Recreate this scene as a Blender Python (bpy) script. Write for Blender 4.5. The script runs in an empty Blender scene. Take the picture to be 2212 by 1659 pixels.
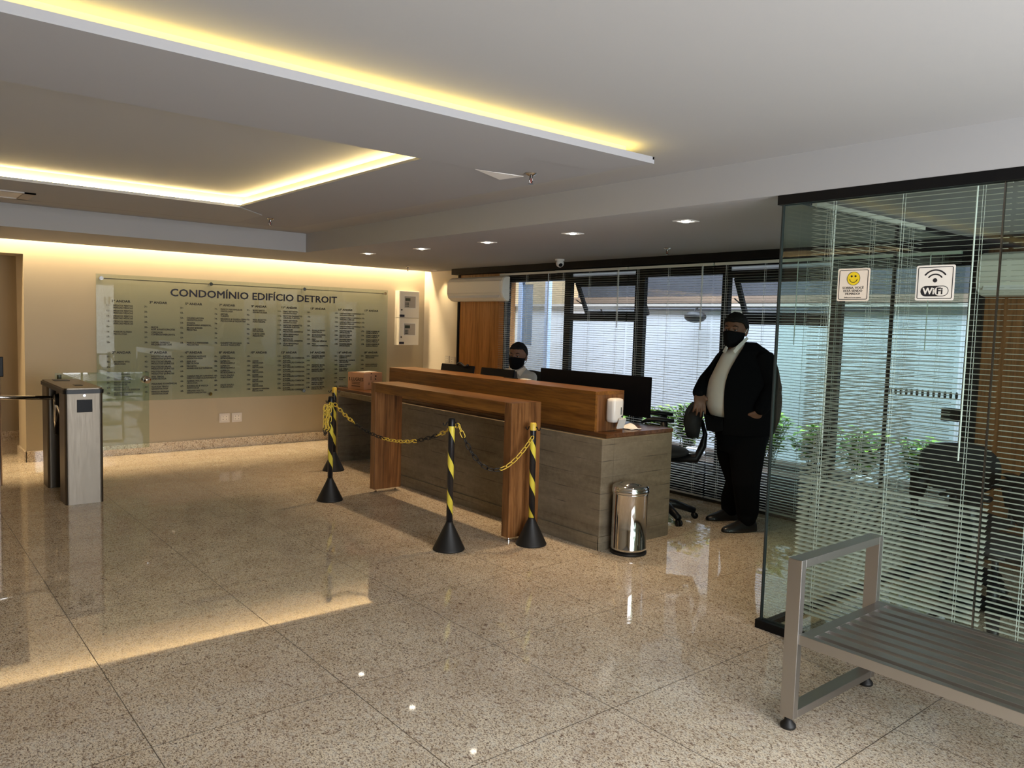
import bpy, bmesh, math, random
from math import sin, cos, pi, radians, sqrt
from mathutils import Vector, Matrix
random.seed(7)
C = bpy.context.scene.collection
V = Vector

# ---------------------------------------------------------------- camera, world, big lights, exposure
RX = V((0.772558, -0.634261, 0.029464)); UP = V((0.025256, 0.077064, 0.996706)); FW = V((0.634442, 0.769269, -0.075555))
CAMPOS = V((0, 0, 1.6))
cam_d = bpy.data.cameras.new('camera'); cam = bpy.data.objects.new('camera', cam_d); C.objects.link(cam)
cam_d.sensor_fit = 'HORIZONTAL'; cam_d.sensor_width = 36.0; cam_d.lens = 1693.03 / 2212 * 36.0
cam_d.clip_start = 0.05; cam_d.clip_end = 100
m = Matrix.Identity(4)
for i in range(3):
    m[i][0] = RX[i]; m[i][1] = UP[i]; m[i][2] = -FW[i]
m.translation = CAMPOS
cam.matrix_world = m
sc = bpy.context.scene
sc.camera = cam
sc.view_settings.view_transform = 'Standard'; sc.view_settings.look = 'None'
sc.view_settings.gamma = 1.0; sc.view_settings.exposure = 0.38
sc.view_settings.use_curve_mapping = False
sc.cycles.max_bounces = 8; sc.cycles.diffuse_bounces = 4; sc.cycles.glossy_bounces = 4
sc.cycles.transparent_max_bounces = 24; sc.cycles.transmission_bounces = 6
sc.cycles.sample_clamp_indirect = 6.0
sc.cycles.caustics_reflective = False; sc.cycles.caustics_refractive = False

wd = bpy.data.worlds.new('sky'); sc.world = wd; wd.use_nodes = True
bg = wd.node_tree.nodes['Background']; bg.inputs[0].default_value = (0.78, 0.88, 1.0, 1); bg.inputs[1].default_value = 1.15

def area(name, loc, rot, sx, sy, power, col, spread=180):
    l = bpy.data.lights.new(name, 'AREA'); l.shape = 'RECTANGLE'; l.size = sx; l.size_y = sy
    l.energy = power; l.color = col; l.spread = radians(spread)
    o = bpy.data.objects.new(name, l); C.objects.link(o); o.location = loc; o.rotation_euler = rot
    return o
# daylight through the glazed entrance behind the viewer, and sky over the courtyard
area('entrance_daylight', (1.9, -1.7, 1.2), (radians(90), 0, 0), 3.4, 2.1, 225, (0.95, 0.97, 1.0))
area('courtyard_daylight', (7.1, 4.2, 4.6), (0, radians(-12), 0), 2.6, 11.0, 1750, (0.84, 0.92, 1.0))

# ---------------------------------------------------------------- helpers
def W(px, py, d):
    """point d metres in front of the viewer, for measurements taken from the photograph"""
    return CAMPOS + (RX * ((px - 1106) / 1693.03) - UP * ((py - 829.5) / 1693.03) + FW) * d

def obj(name, bm, mat, parent=None, smooth=False, loc=None):
    me = bpy.data.meshes.new(name); bm.normal_update(); bm.to_mesh(me); bm.free()
    o = bpy.data.objects.new(name, me); C.objects.link(o)
    if mat: me.materials.append(mat)
    if smooth:
        for p in me.polygons: p.use_smooth = True
    if parent: 
        o.parent = parent
        o.matrix_parent_inverse = Matrix.Translation(-parent.location)
    return o

def tag(o, label, cat, group=None, kind=None):
    o['label'] = label; o['category'] = cat
    if group: o['group'] = group
    if kind: o['kind'] = kind
    return o

def thing(name, label, cat, loc=(0, 0, 0), group=None, rz=0):
    o = bpy.data.objects.new(name, None); C.objects.link(o); o.location = loc; o.empty_display_size = 0.1
    o.rotation_euler = (0, 0, rz)
    return tag(o, label, cat, group)

def lobj(name, bm, mat, parent, smooth=False):
    """part modelled in its thing's own coordinates"""
    o = obj(name, bm, mat, None, smooth); o.parent = parent
    return o

def struct(name, bm, mat, smooth=False):
    o = obj(name, bm, mat, None, smooth); o['kind'] = 'structure'; return o

def dup(root, loc=None, rz=None, label=None, group=None):
    r = root.copy(); C.objects.link(r)
    if loc is not None: r.location = loc
    if rz is not None: r.rotation_euler = (0, 0, rz)
    if label: r['label'] = label
    if group: r['group'] = group
    for ch in list(root.children):
        c = ch.copy(); C.objects.link(c); c.parent = r
        for g in list(ch.children):
            d = g.copy(); C.objects.link(d); d.parent = c
    return r

def nb(): return bmesh.new()

def box(bm, x0, x1, y0, y1, z0, z1, bev=0):
    vs = [bm.verts.new((x, y, z)) for z in (z0, z1) for y in (y0, y1) for x in (x0, x1)]
    fs = [bm.faces.new([vs[i] for i in f]) for f in ((0, 2, 3, 1), (4, 5, 7, 6), (0, 1, 5, 4), (2, 6, 7, 3), (0, 4, 6, 2), (1, 3, 7, 5))]
    if bev:
        es = list({e for f in fs for e in f.edges})
        bmesh.ops.bevel(bm, geom=es, offset=bev, segments=2, profile=0.6, affect='EDGES')
    return bm

def obox(bm, c, ax, ay, az, hx, hy, hz, bev=0):
    """oriented box"""
    c = V(c); vs = []
    for k in (-1, 1):
        for j in (-1, 1):
            for i in (-1, 1):
                vs.append(bm.verts.new(c + ax * (i * hx) + ay * (j * hy) + az * (k * hz)))
    fs = [bm.faces.new([vs[i] for i in f]) for f in ((0, 2, 3, 1), (4, 5, 7, 6), (0, 1, 5, 4), (2, 6, 7, 3), (0, 4, 6, 2), (1, 3, 7, 5))]
    if bev:
        es = list({e for f in fs for e in f.edges})
        bmesh.ops.bevel(bm, geom=es, offset=bev, segments=2, affect='EDGES')
    bmesh.ops.recalc_face_normals(bm, faces=bm.faces[:])
    return bm

def frame_of(d):
    d = d.normalized(); a = V((0, 0, 1)) if abs(d.z) < 0.95 else V((1, 0, 0))
    x = d.cross(a).normalized(); y = d.cross(x).normalized()
    return x, y, d

def tube(bm, pts, rad, seg=12, cap=True, flat=1.0):
    pts = [V(p) for p in pts]; n = len(pts)
    rad = rad if hasattr(rad, '__len__') else [rad] * n
    rings = []; x = None
    for i, p in enumerate(pts):
        d = (pts[min(i + 1, n - 1)] - pts[max(i - 1, 0)])
        d = d.normalized() if d.length > 1e-9 else V((0, 0, 1))
        if x is None: x, y, _ = frame_of(d)
        else:
            x = (x - d * x.dot(d)).normalized()
        y = d.cross(x)
        rings.append([bm.verts.new(p + (x * cos(2 * pi * k / seg) + y * (sin(2 * pi * k / seg) * flat)) * rad[i]) for k in range(seg)])
    for a, b in zip(rings, rings[1:]):
        for k in range(seg):
            bm.faces.new((a[k], a[(k + 1) % seg], b[(k + 1) % seg], b[k]))
    if cap:
        bm.faces.new(rings[0][::-1]); bm.faces.new(rings[-1])
    return bm

def lathe(bm, prof, seg=40, c=(0, 0, 0), cap=True):
    c = V(c); rings = []
    for r, z in prof:
        rings.append([bm.verts.new(c + V((r * cos(2 * pi * k / seg), r * sin(2 * pi * k / seg), z))) for k in range(seg)])
    for a, b in zip(rings, rings[1:]):
        for k in range(seg):
            bm.faces.new((a[k], a[(k + 1) % seg], b[(k + 1) % seg], b[k]))
    if cap:
        if prof[0][0] > 1e-4: bm.faces.new(rings[0][::-1])
        if prof[-1][0] > 1e-4: bm.faces.new(rings[-1])
    bmesh.ops.remove_doubles(bm, verts=bm.verts[:], dist=1e-5)
    return bm

def ell(bm, c, r, axes=None, su=20, sv=14):
    """ellipsoid"""
    ax, ay, az = axes if axes else (V((1, 0, 0)), V((0, 1, 0)), V((0, 0, 1)))
    r = r if hasattr(r, '__len__') else (r, r, r); c = V(c)
    top = bm.verts.new(c + az * r[2]); bot = bm.verts.new(c - az * r[2]); rings = []
    for j in range(1, sv):
        t = pi * j / sv
        rings.append([bm.verts.new(c + ax * (r[0] * sin(t) * cos(2 * pi * k / su)) + ay * (r[1] * sin(t) * sin(2 * pi * k / su)) + az * (r[2] * cos(t))) for k in range(su)])
    for k in range(su):
        bm.faces.new((top, rings[0][k], rings[0][(k + 1) % su]))
        bm.faces.new((bot, rings[-1][(k + 1) % su], rings[-1][k]))
    for a, b in zip(rings, rings[1:]):
        for k in range(su): bm.faces.new((a[k], b[k], b[(k + 1) % su], a[(k + 1) % su]))
    return bm

def caps(bm, pts, rad, seg=14):
    """tapered limb with round ends"""
    tube(bm, pts, rad, seg)
    for p, r in ((pts[0], rad[0]), (pts[-1], rad[-1])): ell(bm, p, r, su=seg, sv=8)
    return bm

def prism(bm, poly, a, b):
    """closed prism between point lists: poly of Vectors offset by vectors a and b"""
    p0 = [bm.verts.new(V(p) + a) for p in poly]; p1 = [bm.verts.new(V(p) + b) for p in poly]; n = len(poly)
    bm.faces.new(p0[::-1]); bm.faces.new(p1)
    for i in range(n): bm.faces.new((p0[i], p0[(i + 1) % n], p1[(i + 1) % n], p1[i]))
    bmesh.ops.recalc_face_normals(bm, faces=bm.faces[:])
    return bm

def text_mesh(s, size, ext=0.0008, sx=1.0, bold=0.0, align='LEFT'):
    cu = bpy.data.curves.new('lettering', 'FONT'); cu.body = s; cu.size = size; cu.extrude = ext; cu.offset = bold
    cu.align_x = align; cu.resolution_u = 2
    t = bpy.data.objects.new('lettering', cu)
    C.objects.link(t)
    me = bpy.data.meshes.new_from_object(t)
    bpy.data.objects.remove(t); bpy.data.curves.remove(cu)
    for v in me.vertices: v.co.x *= sx
    return me

def add_text(bm, s, size, o, ex, ey, bold=0.0, **k):
    """writes text into a bmesh: origin o, reading direction ex, up ey"""
    me = text_mesh(s, size, **k); ez = ex.cross(ey)
    t = bmesh.new(); t.from_mesh(me)
    for dx, dy in (((-bold, -bold), (bold, bold), (-bold, bold), (bold, -bold)) if bold > 0.0005 else (((-bold, 0), (bold, 0)) if bold else ((0, 0),))):
        mp = {}
        for v in t.verts: mp[v] = bm.verts.new(V(o) + ex * (v.co.x + dx) + ey * (v.co.y + dy) + ez * (v.co.z + (dx + 0.6 * dy) * 0.02))
        for f in t.faces: bm.faces.new([mp[v] for v in f.verts])
    t.free(); bpy.data.meshes.remove(me)

# ---------------------------------------------------------------- materials
def mat(name, col=(0.5, 0.5, 0.5), rough=0.5, metal=0.0, spec=0.5, emit=None, es=0.0, coat=0.0):
    m = bpy.data.materials.new(name); m.use_nodes = True
    b = m.node_tree.nodes['Principled BSDF']
    b.inputs['Base Color'].default_value = (*col, 1); b.inputs['Roughness'].default_value = rough
    b.inputs['Metallic'].default_value = metal; b.inputs['Specular IOR Level'].default_value = spec
    b.inputs['Coat Weight'].default_value = coat
    if emit: b.inputs['Emission Color'].default_value = (*emit, 1); b.inputs['Emission Strength'].default_value = es
    return m

class N:
    """small node builder"""
    def __init__(s, m): s.t = m.node_tree; s.b = s.t.nodes['Principled BSDF']
    def n(s, ty, **k):
        x = s.t.nodes.new(ty)
        for a, v in k.items(): setattr(x, a, v)
        return x
    def l(s, a, b): s.t.links.new(a, b)
    def coord(s, scale=(1, 1, 1), rot=(0, 0, 0), kind='Object'):
        c = s.n('ShaderNodeTexCoord'); mp = s.n('ShaderNodeMapping'); mp.inputs['Scale'].default_value = scale; mp.inputs['Rotation'].default_value = rot
        s.l(c.outputs[kind], mp.inputs['Vector']); return mp.outputs['Vector']
    def noise(s, v, sc, det=3, ro=0.5, dist=0):
        x = s.n('ShaderNodeTexNoise'); x.inputs['Scale'].default_value = sc; x.inputs['Detail'].default_value = det
        x.inputs['Roughness'].default_value = ro; x.inputs['Distortion'].default_value = dist; s.l(v, x.inputs['Vector']); return x.outputs['Fac']
    def ramp(s, f, stops, interp='LINEAR'):
        x = s.n('ShaderNodeValToRGB'); x.color_ramp.interpolation = interp
        e = x.color_ramp.elements
        while len(e) < len(stops): e.new(0.5)
        for q, (p, c) in zip(e, stops):
            q.position = p; q.color = (*c, 1) if len(c) == 3 else c
        s.l(f, x.inputs['Fac']); return x.outputs['Color']
    def math(s, op, a, b=None, clamp=False):
        x = s.n('ShaderNodeMath', operation=op, use_clamp=clamp)
        for i, v in ((0, a), (1, b)):
            if v is None: continue
            if isinstance(v, (int, float)): x.inputs[i].default_value = v
            else: s.l(v, x.inputs[i])
        return x.outputs[0]
    def mix(s, f, a, b, ty='MIX'):
        x = s.n('ShaderNodeMix', data_type='RGBA', blend_type=ty)
        for i, v in ((0, f), (6, a), (7, b)):
            if isinstance(v, (int, float)): x.inputs[i].default_value = v
            elif isinstance(v, tuple): x.inputs[i].default_value = (*v, 1)
            else: s.l(v, x.inputs[i])
        return x.outputs[2]
    def sep(s, v):
        x = s.n('ShaderNodeSeparateXYZ'); s.l(v, x.inputs[0]); return x.outputs
    def bump(s, h, st=0.3, d=0.01):
        x = s.n('ShaderNodeBump'); x.inputs['Strength'].default_value = st; x.inputs['Distance'].default_value = d
        s.l(h, x.inputs['Height']); s.l(x.outputs[0], s.b.inputs['Normal'])
    def col(s, c): s.l(c, s.b.inputs['Base Color'])

def granite(name, joints):
    m = mat(name, rough=0.06, spec=0.5); g = N(m)
    v = g.coord((1, 1, 1))
    vs = g.coord((1.0, 0.62, 1), (0, 0, radians(-24)))
    base = g.ramp(g.noise(v, 5, 4), [(0.3, (0.70, 0.585, 0.425)), (0.7, (0.88, 0.775, 0.60))])
    spots = g.ramp(g.noise(vs, 150, 5, 0.68, 0.6), [(0.34, (0.13, 0.10, 0.10)), (0.43, (0.42, 0.36, 0.33)), (0.50, (1, 1, 1))])
    c = g.mix(1.0, base, spots, 'MULTIPLY')
    lite = g.ramp(g.noise(vs, 40, 4, 0.6), [(0.50, (0, 0, 0)), (0.62, (1, 1, 1))])
    c = g.mix(g.math('MULTIPLY', lite, 0.45), c, (0.74, 0.70, 0.61))
    vor = g.n('ShaderNodeTexVoronoi'); vor.inputs['Scale'].default_value = 75; g.l(vs, vor.inputs['Vector'])
    cl = g.ramp(g.noise(vs, 48, 4, 0.7, 1.0), [(0.30, (0.30, 0.22, 0.22)), (0.40, (0.72, 0.66, 0.62)), (0.47, (1, 1, 1))])
    c = g.mix(1.0, c, cl, 'MULTIPLY')
    sp = g.ramp(g.noise(vs, 210, 3, 0.7), [(0.37, (0.15, 0.10, 0.10)), (0.43, (1, 1, 1))])
    c = g.mix(0.9, c, sp, 'MULTIPLY')
    c = g.mix(g.math('MULTIPLY', g.ramp(g.noise(vs, 95, 3, 0.6), [(0.55, (0, 0, 0)), (0.63, (1, 1, 1))]), 0.5), c, (0.86, 0.80, 0.68))
    fl = g.ramp(vor.outputs['Distance'], [(0.13, (1, 1, 1)), (0.24, (0, 0, 0))])
    gate = g.ramp(g.noise(v, 30, 3), [(0.48, (0, 0, 0)), (0.6, (1, 1, 1))])
    c = g.mix(g.math('MULTIPLY', g.math('MULTIPLY', fl, gate), 0.85), c, (0.085, 0.06, 0.065))
    red = g.ramp(g.noise(v, 1.6, 2), [(0.48, (0, 0, 0)), (0.62, (1, 1, 1))])
    c = g.mix(g.math('MULTIPLY', red, 0.12), c, (0.33, 0.2, 0.14))
    if joints:
        s = g.sep(v)
        def jt(a, off):
            f = g.math('FRACT', g.math('MULTIPLY', g.math('SUBTRACT', a, off), 1 / 0.8075))
            d = g.math('ABSOLUTE', g.math('SUBTRACT', f, 0.5))
            return g.math('GREATER_THAN', d, 0.5 - 0.0024)
        j = g.math('MAXIMUM', jt(s[0], 0.777), jt(s[1], 2.17))
        c = g.mix(g.math('MULTIPLY', j, 0.92), c, (0.07, 0.05, 0.035))
        r = g.math('ADD', g.math('MULTIPLY', j, 0.5), g.math('MULTIPLY', g.noise(v, 3, 3), 0.065))
        g.l(r, g.b.inputs['Roughness'])
    g.col(c); return m

def wood(name, c1, c2, c3, axis='Y', scale=1.0, rough=0.35):
    m = mat(name, rough=rough, spec=0.4); g = N(m)
    sc = {'X': (0.06, 1, 1), 'Y': (1, 0.06, 1), 'Z': (1, 1, 0.06)}[axis]
    v = g.coord(tuple(s * scale for s in sc))
    n1 = g.noise(v, 9, 6, 0.65, 1.2); n2 = g.noise(v, 55, 4, 0.6, 0.4)
    c = g.ramp(n1, [(0.32, c1), (0.5, c2), (0.68, c3)])
    d = g.ramp(n2, [(0.38, (0.55, 0.5, 0.45)), (0.55, (1, 1, 1))])
    g.col(g.mix(0.75, c, g.mix(1.0, c, d, 'MULTIPLY'))); g.bump(n2, 0.06, 0.002)
    return m

def paint(name, col, rough=0.75, nz=0.04):
    m = mat(name, col, rough, spec=0.25); g = N(m); v = g.coord()
    k = g.noise(v, 2.2, 4)
    g.col(g.mix(k, tuple(c * (1 - nz) for c in col), tuple(min(1, c * (1 + nz)) for c in col)))
    g.bump(g.noise(v, 160, 2), 0.08, 0.001); return m

M = {}
M['floor'] = granite('granite floor', True)
M['granite'] = granite('granite skirting', False)
M['ceil'] = paint('ceiling paint', (0.37, 0.37, 0.375), 0.85, 0.015)
M['wall'] = paint('cream wall paint', (0.44, 0.375, 0.27), 0.7)
M['wallw'] = paint('ivory wall paint', (0.76, 0.69, 0.58), 0.7)
M['wood_bar'] = wood('teak bar veneer', (0.135, 0.050, 0.009), (0.21, 0.085, 0.014), (0.27, 0.118, 0.022), 'Y')
M['wood_top'] = wood('dark worktop veneer', (0.085, 0.036, 0.013), (0.125, 0.054, 0.019), (0.16, 0.072, 0.026), 'Y', rough=0.25)
M['wood_leg'] = wood('teak leg veneer', (0.085, 0.034, 0.011), (0.20, 0.085, 0.027), (0.33, 0.155, 0.055), 'Z')
M['wood_panel'] = wood('honey wall veneer', (0.30, 0.12, 0.03), (0.42, 0.18, 0.05), (0.5, 0.23, 0.07), 'Z', 0.7)
M['steel'] = mat('brushed steel', (0.135, 0.116, 0.092), 0.33, 1.0)
g = N(M['steel']); v = g.coord((1, 1, 0.03)); g.l(g.math('ADD', g.math('MULTIPLY', g.noise(v, 220, 2), 0.2), 0.32), g.b.inputs['Roughness'])
M['chrome'] = mat('polished steel', (0.72, 0.70, 0.68), 0.07, 1.0)
M['dchrome'] = mat('dark steel', (0.2, 0.19, 0.18), 0.25, 1.0)
M['black'] = mat('black plastic', (0.005, 0.005, 0.006), 0.4, spec=0.3)
M['gblack'] = mat('gloss black', (0.003, 0.003, 0.004), 0.4, spec=0.12)
M['rubber'] = mat('black rubber', (0.009, 0.0085, 0.008), 0.5, spec=0.35)
M['frame'] = mat('black window frame', (0.0035, 0.0035, 0.004), 0.5, spec=0.2)
M['white'] = mat('white plastic', (0.74, 0.72, 0.69), 0.35)
M['offwhite'] = mat('off white enamel', (0.76, 0.71, 0.62), 0.4)
M['screen'] = mat('dark display', (0.03, 0.045, 0.04), 0.2)
M['paper'] = mat('white paper', (0.85, 0.84, 0.82), 0.8)
M['yellow'] = mat('yellow plastic', (0.72, 0.50, 0.06), 0.4)
M['ink'] = mat('black ink', (0.012, 0.011, 0.014), 0.6)
M['navy'] = mat('navy lettering', (0.012, 0.012, 0.03), 0.5)
M['slat'] = mat('blind slat paint', (0.66, 0.64, 0.57), 0.45)
M['cord'] = mat('blind cord', (0.75, 0.74, 0.71), 0.6)
M['plate'] = mat('socket plate', (0.63, 0.58, 0.52), 0.45)
M['led'] = mat('led strip', (1, 0.85, 0.5), 0.5, emit=(1.0, 0.72, 0.17), es=24)
M['led_tray'] = mat('tray led strip', (1, 0.85, 0.5), 0.5, emit=(1.0, 0.74, 0.30), es=48)
M['lamp'] = mat('lamp face', (1, 1, 1), 0.5, emit=(1.0, 0.9, 0.74), es=14)
M['skin1'] = mat('brown skin', (0.15, 0.066, 0.036), 0.55)
M['skin2'] = mat('warm brown skin', (0.17, 0.078, 0.042), 0.55)
M['suit'] = mat('black suit cloth', (0.0035, 0.0035, 0.0042), 0.95, spec=0.08)
M['shirt'] = mat('white shirt cotton', (0.66, 0.62, 0.57), 0.8, spec=0.2)
M['tie'] = mat('dark tie', (0.012, 0.011, 0.016), 0.6)
M['hair'] = mat('black hair', (0.007, 0.006, 0.005), 0.7, spec=0.2)
M['mask'] = mat('black mask cloth', (0.004, 0.004, 0.005), 0.9, spec=0.1)
M['eyew'] = mat('eye white', (0.22, 0.20, 0.19), 0.2)
M['leather'] = mat('black leather', (0.01, 0.009, 0.009), 0.3)
M['fabric'] = mat('black mesh fabric', (0.01, 0.01, 0.011), 0.8)
M['cardboard'] = mat('cardboard', (0.44, 0.24, 0.13), 0.8)
M['leafg'] = mat('leaf green', (0.13, 0.30, 0.03), 0.45)
g = N(M['leafg']); g.col(g.ramp(g.noise(g.coord(), 9, 2), [(0.3, (0.08, 0.20, 0.02)), (0.5, (0.24, 0.44, 0.05)), (0.7, (0.48, 0.64, 0.11))]))
M['stem'] = mat('plant stem', (0.10, 0.13, 0.04), 0.6)
M['soil'] = paint('soil', (0.045, 0.03, 0.02), 0.95, 0.4)
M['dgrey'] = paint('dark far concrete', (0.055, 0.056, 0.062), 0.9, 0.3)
M['pot'] = mat('white planter', (0.75, 0.76, 0.78), 0.5)

# shutter board concrete: joints every 0.105 m drawn with bump and slightly darker seams
m = mat('board marked concrete', rough=0.8, spec=0.25); g = N(m); v = g.coord(); s = g.sep(v)
wob = g.math('MULTIPLY', g.noise(g.coord((1, 1, 0.3)), 2.5, 3), 0.012)
zz = g.math('MULTIPLY', g.math('ADD', s[2], wob), 1 / 0.118)
fr = g.math('FRACT', zz); seam = g.math('LESS_THAN', g.math('ABSOLUTE', g.math('SUBTRACT', fr, 0.5)), 0.022)
brd = g.n('ShaderNodeTexWhiteNoise', noise_dimensions='1D'); g.l(g.math('FLOOR', g.math('ADD', zz, 0.5)), brd.inputs['W'])
n1 = g.noise(g.coord((0.35, 0.35, 2.0)), 5, 6, 0.7); n2 = g.noise(v, 90, 3)
c = g.ramp(g.math('ADD', g.math('MULTIPLY', n1, 0.62), g.math('MULTIPLY', g.noise(v, 26, 6, 0.75), 0.38)), [(0.30, (0.105, 0.083, 0.052)), (0.5, (0.180, 0.147, 0.098)), (0.72, (0.285, 0.24, 0.17))])
c = g.mix(g.math('MULTIPLY', brd.outputs[0], 0.35), c, (0.215, 0.178, 0.125))
c = g.mix(g.math('MULTIPLY', seam, g.ramp(g.noise(v, 3, 3), [(0.45, (0, 0, 0)), (0.6, (0.8, 0.8, 0.8))])), c, (0.05, 0.045, 0.035))
g.col(c); g.bump(g.math('ADD', g.math('MULTIPLY', seam, -1.0), g.math('ADD', g.math('MULTIPLY', n2, 0.25), brd.outputs[0])), 0.35, 0.004)
M['concrete'] = m

m = bpy.data.materials.new('frosted strip'); m.use_nodes = True; t_ = m.node_tree; t_.nodes.clear()
o_ = t_.nodes.new('ShaderNodeOutputMaterial'); tl_ = t_.nodes.new('ShaderNodeBsdfTranslucent'); tl_.inputs[0].default_value = (0.85, 0.87, 0.88, 1); t_.links.new(tl_.outputs[0], o_.inputs[0]); M['frost'] = m

# white tiled courtyard wall
m = mat('white wall tile', (0.8, 0.82, 0.84), 0.3); g = N(m); v = g.coord(); s = g.sep(v)
def line(a, p, w):
    return g.math('LESS_THAN', g.math('ABSOLUTE', g.math('SUBTRACT', g.math('FRACT', g.math('MULTIPLY', a, 1 / p)), 0.5)), w)
j = g.math('MAXIMUM', line(s[1], 0.2, 0.018), line(s[2], 0.1, 0.03))
g.col(g.mix(g.math('MULTIPLY', j, 0.45), g.mix(g.noise(v, 1.2, 3), (0.70, 0.73, 0.77), (0.86, 0.88, 0.9)), (0.4, 0.42, 0.45)))
M['tile'] = m

# hazard stripe for the stanchion poles (object space, spiral)
m = mat('hazard spiral', rough=0.3); g = N(m); v = g.coord(); s = g.sep(v)
ang = g.math('MULTIPLY', g.math('ARCTAN2', s[1], s[0]), 1 / (2 * pi))
f = g.math('FRACT', g.math('ADD', g.math('MULTIPLY', s[2], 1 / 0.262), g.math('ADD', ang, 0.12)))
k = g.math('LESS_THAN', f, 0.36)
g.col(g.mix(k, (0.010, 0.010, 0.012), (0.74, 0.62, 0.07)))
M['hazard'] = m

def glass(name, tint, fres=1.45, rough=0.0, haze=0.0, hcol=(0.5, 0.6, 0.55)):
    m = bpy.data.materials.new(name); m.use_nodes = True; t = m.node_tree; t.nodes.clear()
    out = t.nodes.new('ShaderNodeOutputMaterial'); tr = t.nodes.new('ShaderNodeBsdfTransparent'); tr.inputs[0].default_value = (*tint, 1)
    gl = t.nodes.new('ShaderNodeBsdfGlossy'); gl.inputs['Roughness'].default_value = rough; gl.inputs[0].default_value = (1, 1, 1, 1)
    fr = t.nodes.new('ShaderNodeFresnel'); fr.inputs[0].default_value = fres
    geo = t.nodes.new('ShaderNodeNewGeometry'); inv = t.nodes.new('ShaderNodeMath'); inv.operation = 'SUBTRACT'; inv.inputs[0].default_value = 1.0
    t.links.new(geo.outputs['Backfacing'], inv.inputs[1]); mu = t.nodes.new('ShaderNodeMath'); mu.operation = 'MULTIPLY'
    t.links.new(fr.outputs[0], mu.inputs[0]); t.links.new(inv.outputs[0], mu.inputs[1])
    mx = t.nodes.new('ShaderNodeMixShader'); t.links.new(mu.outputs[0], mx.inputs[0])
    src = tr
    if haze:
        df = t.nodes.new('ShaderNodeBsdfDiffuse'); df.inputs[0].default_value = (*hcol, 1)
        m2 = t.nodes.new('ShaderNodeMixShader'); m2.inputs[0].default_value = haze
        t.links.new(tr.outputs[0], m2.inputs[1]); t.links.new(df.outputs[0], m2.inputs[2]); src = m2
    t.links.new(src.outputs[0], mx.inputs[1]); t.links.new(gl.outputs[0], mx.inputs[2]); t.links.new(mx.outputs[0], out.inputs[0])
    return m
M['glass'] = glass('partition glass', (0.90, 0.955, 0.93), 1.5)
M['gedge'] = mat('glass edge', (0.012, 0.018, 0.017), 0.5)
M['wglass'] = glass('tinted window glass', (0.76, 0.79, 0.83))
M['sign_glass'] = glass('directory glass', (0.90, 0.94, 0.91), 1.5, haze=0.10, hcol=(0.36, 0.44, 0.38))

# ---------------------------------------------------------------- setting
ZL, ZH = 2.311, 2.51      # lowered and raised ceiling
XB, YB = 3.68, 8.02       # edges of the raised ceiling
struct('floor', box(nb(), -4.5, 6.3, -3.2, 12.0, -0.1, 0), M['floor'])
b = nb(); box(b, -4.5, XB, -3.2, YB, ZH, ZH + 0.1)
box(b, XB, 6.4, -3.2, 9.40, ZL, ZH + 0.1); box(b, -4.5, XB, YB, 9.40, ZL, ZH + 0.1)
box(b, -4.5, 6.4, 9.40, 9.75, 2.50, ZH + 0.1)
struct('ceiling', b, M['ceil'])
# sign wall with the corridor opening at the left
b = nb(); box(b, 1.27, 6.35, 9.55, 10.05, 0, 2.55); box(b, -4.5, 1.27, 9.55, 10.05, 2.18, 2.55)
struct('wall_back', b, M['wall'])
b = nb(); box(b, -4.5, 2.0, 11.3, 11.4, 0, 2.5); box(b, 1.6, 1.7, 10.05, 11.3, 0, 2.5); struct('wall_corridor', b, M['wall'])
struct('ceiling_corridor', box(nb(), -4.5, 1.7, 10.05, 11.4, 2.35, 2.45), M['ceil'])
struct('wall_right', box(nb(), 6.2, 6.35, 8.62, 9.55, 0, 2.5), M['wallw'])
struct('wall_left', box(nb(), -4.6, -4.5, -3.2, 11.4, 0, 2.6), M['wall'])
b = nb(); box(b, -4.5, -0.1, -2.0, -1.85, 0, 2.6); box(b, 3.65, 6.3, -2.0, -1.85, 0, 2.6); box(b, -0.1, 3.65, -2.0, -1.85, 2.3, 2.6)
struct('wall_front', b, M['wall'])
b = nb(); box(b, 1.262, 5.0, 9.53, 9.55, 0, 0.115); box(b, 5.0, 6.2, 9.53, 9.55, 0, 0.115); struct('baseboard_back', b, M['granite'])
struct('baseboard_opening', box(nb(), 1.25, 1.27, 9.53, 10.05, 0, 0.115), M['granite'])
struct('baseboard_corridor', box(nb(), -4.5, 1.6, 11.28, 11.3, 0, 0.115), M['granite'])
# timber panel walls on the window line
b = nb(); box(b, 6.15, 6.3, 7.62, 8.60, 0, 2.25); struct('wall_panel_reception', b, M['wood_panel'])
b = nb(); box(b, 6.15, 6.3, -3.2, 2.20, 0, 2.25); struct('wall_panel_office', b, wood('brown office veneer', (0.14, 0.06, 0.02), (0.2, 0.085, 0.028), (0.25, 0.11, 0.04), 'Z'))
struct('trim_1', box(nb(), 6.13, 6.2, 8.60, 8.63, 0, ZL), M['frame'])
struct('trim_2', box(nb(), 6.02, 6.3, -3.2, 8.63, 2.235, ZL), M['frame'])

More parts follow.
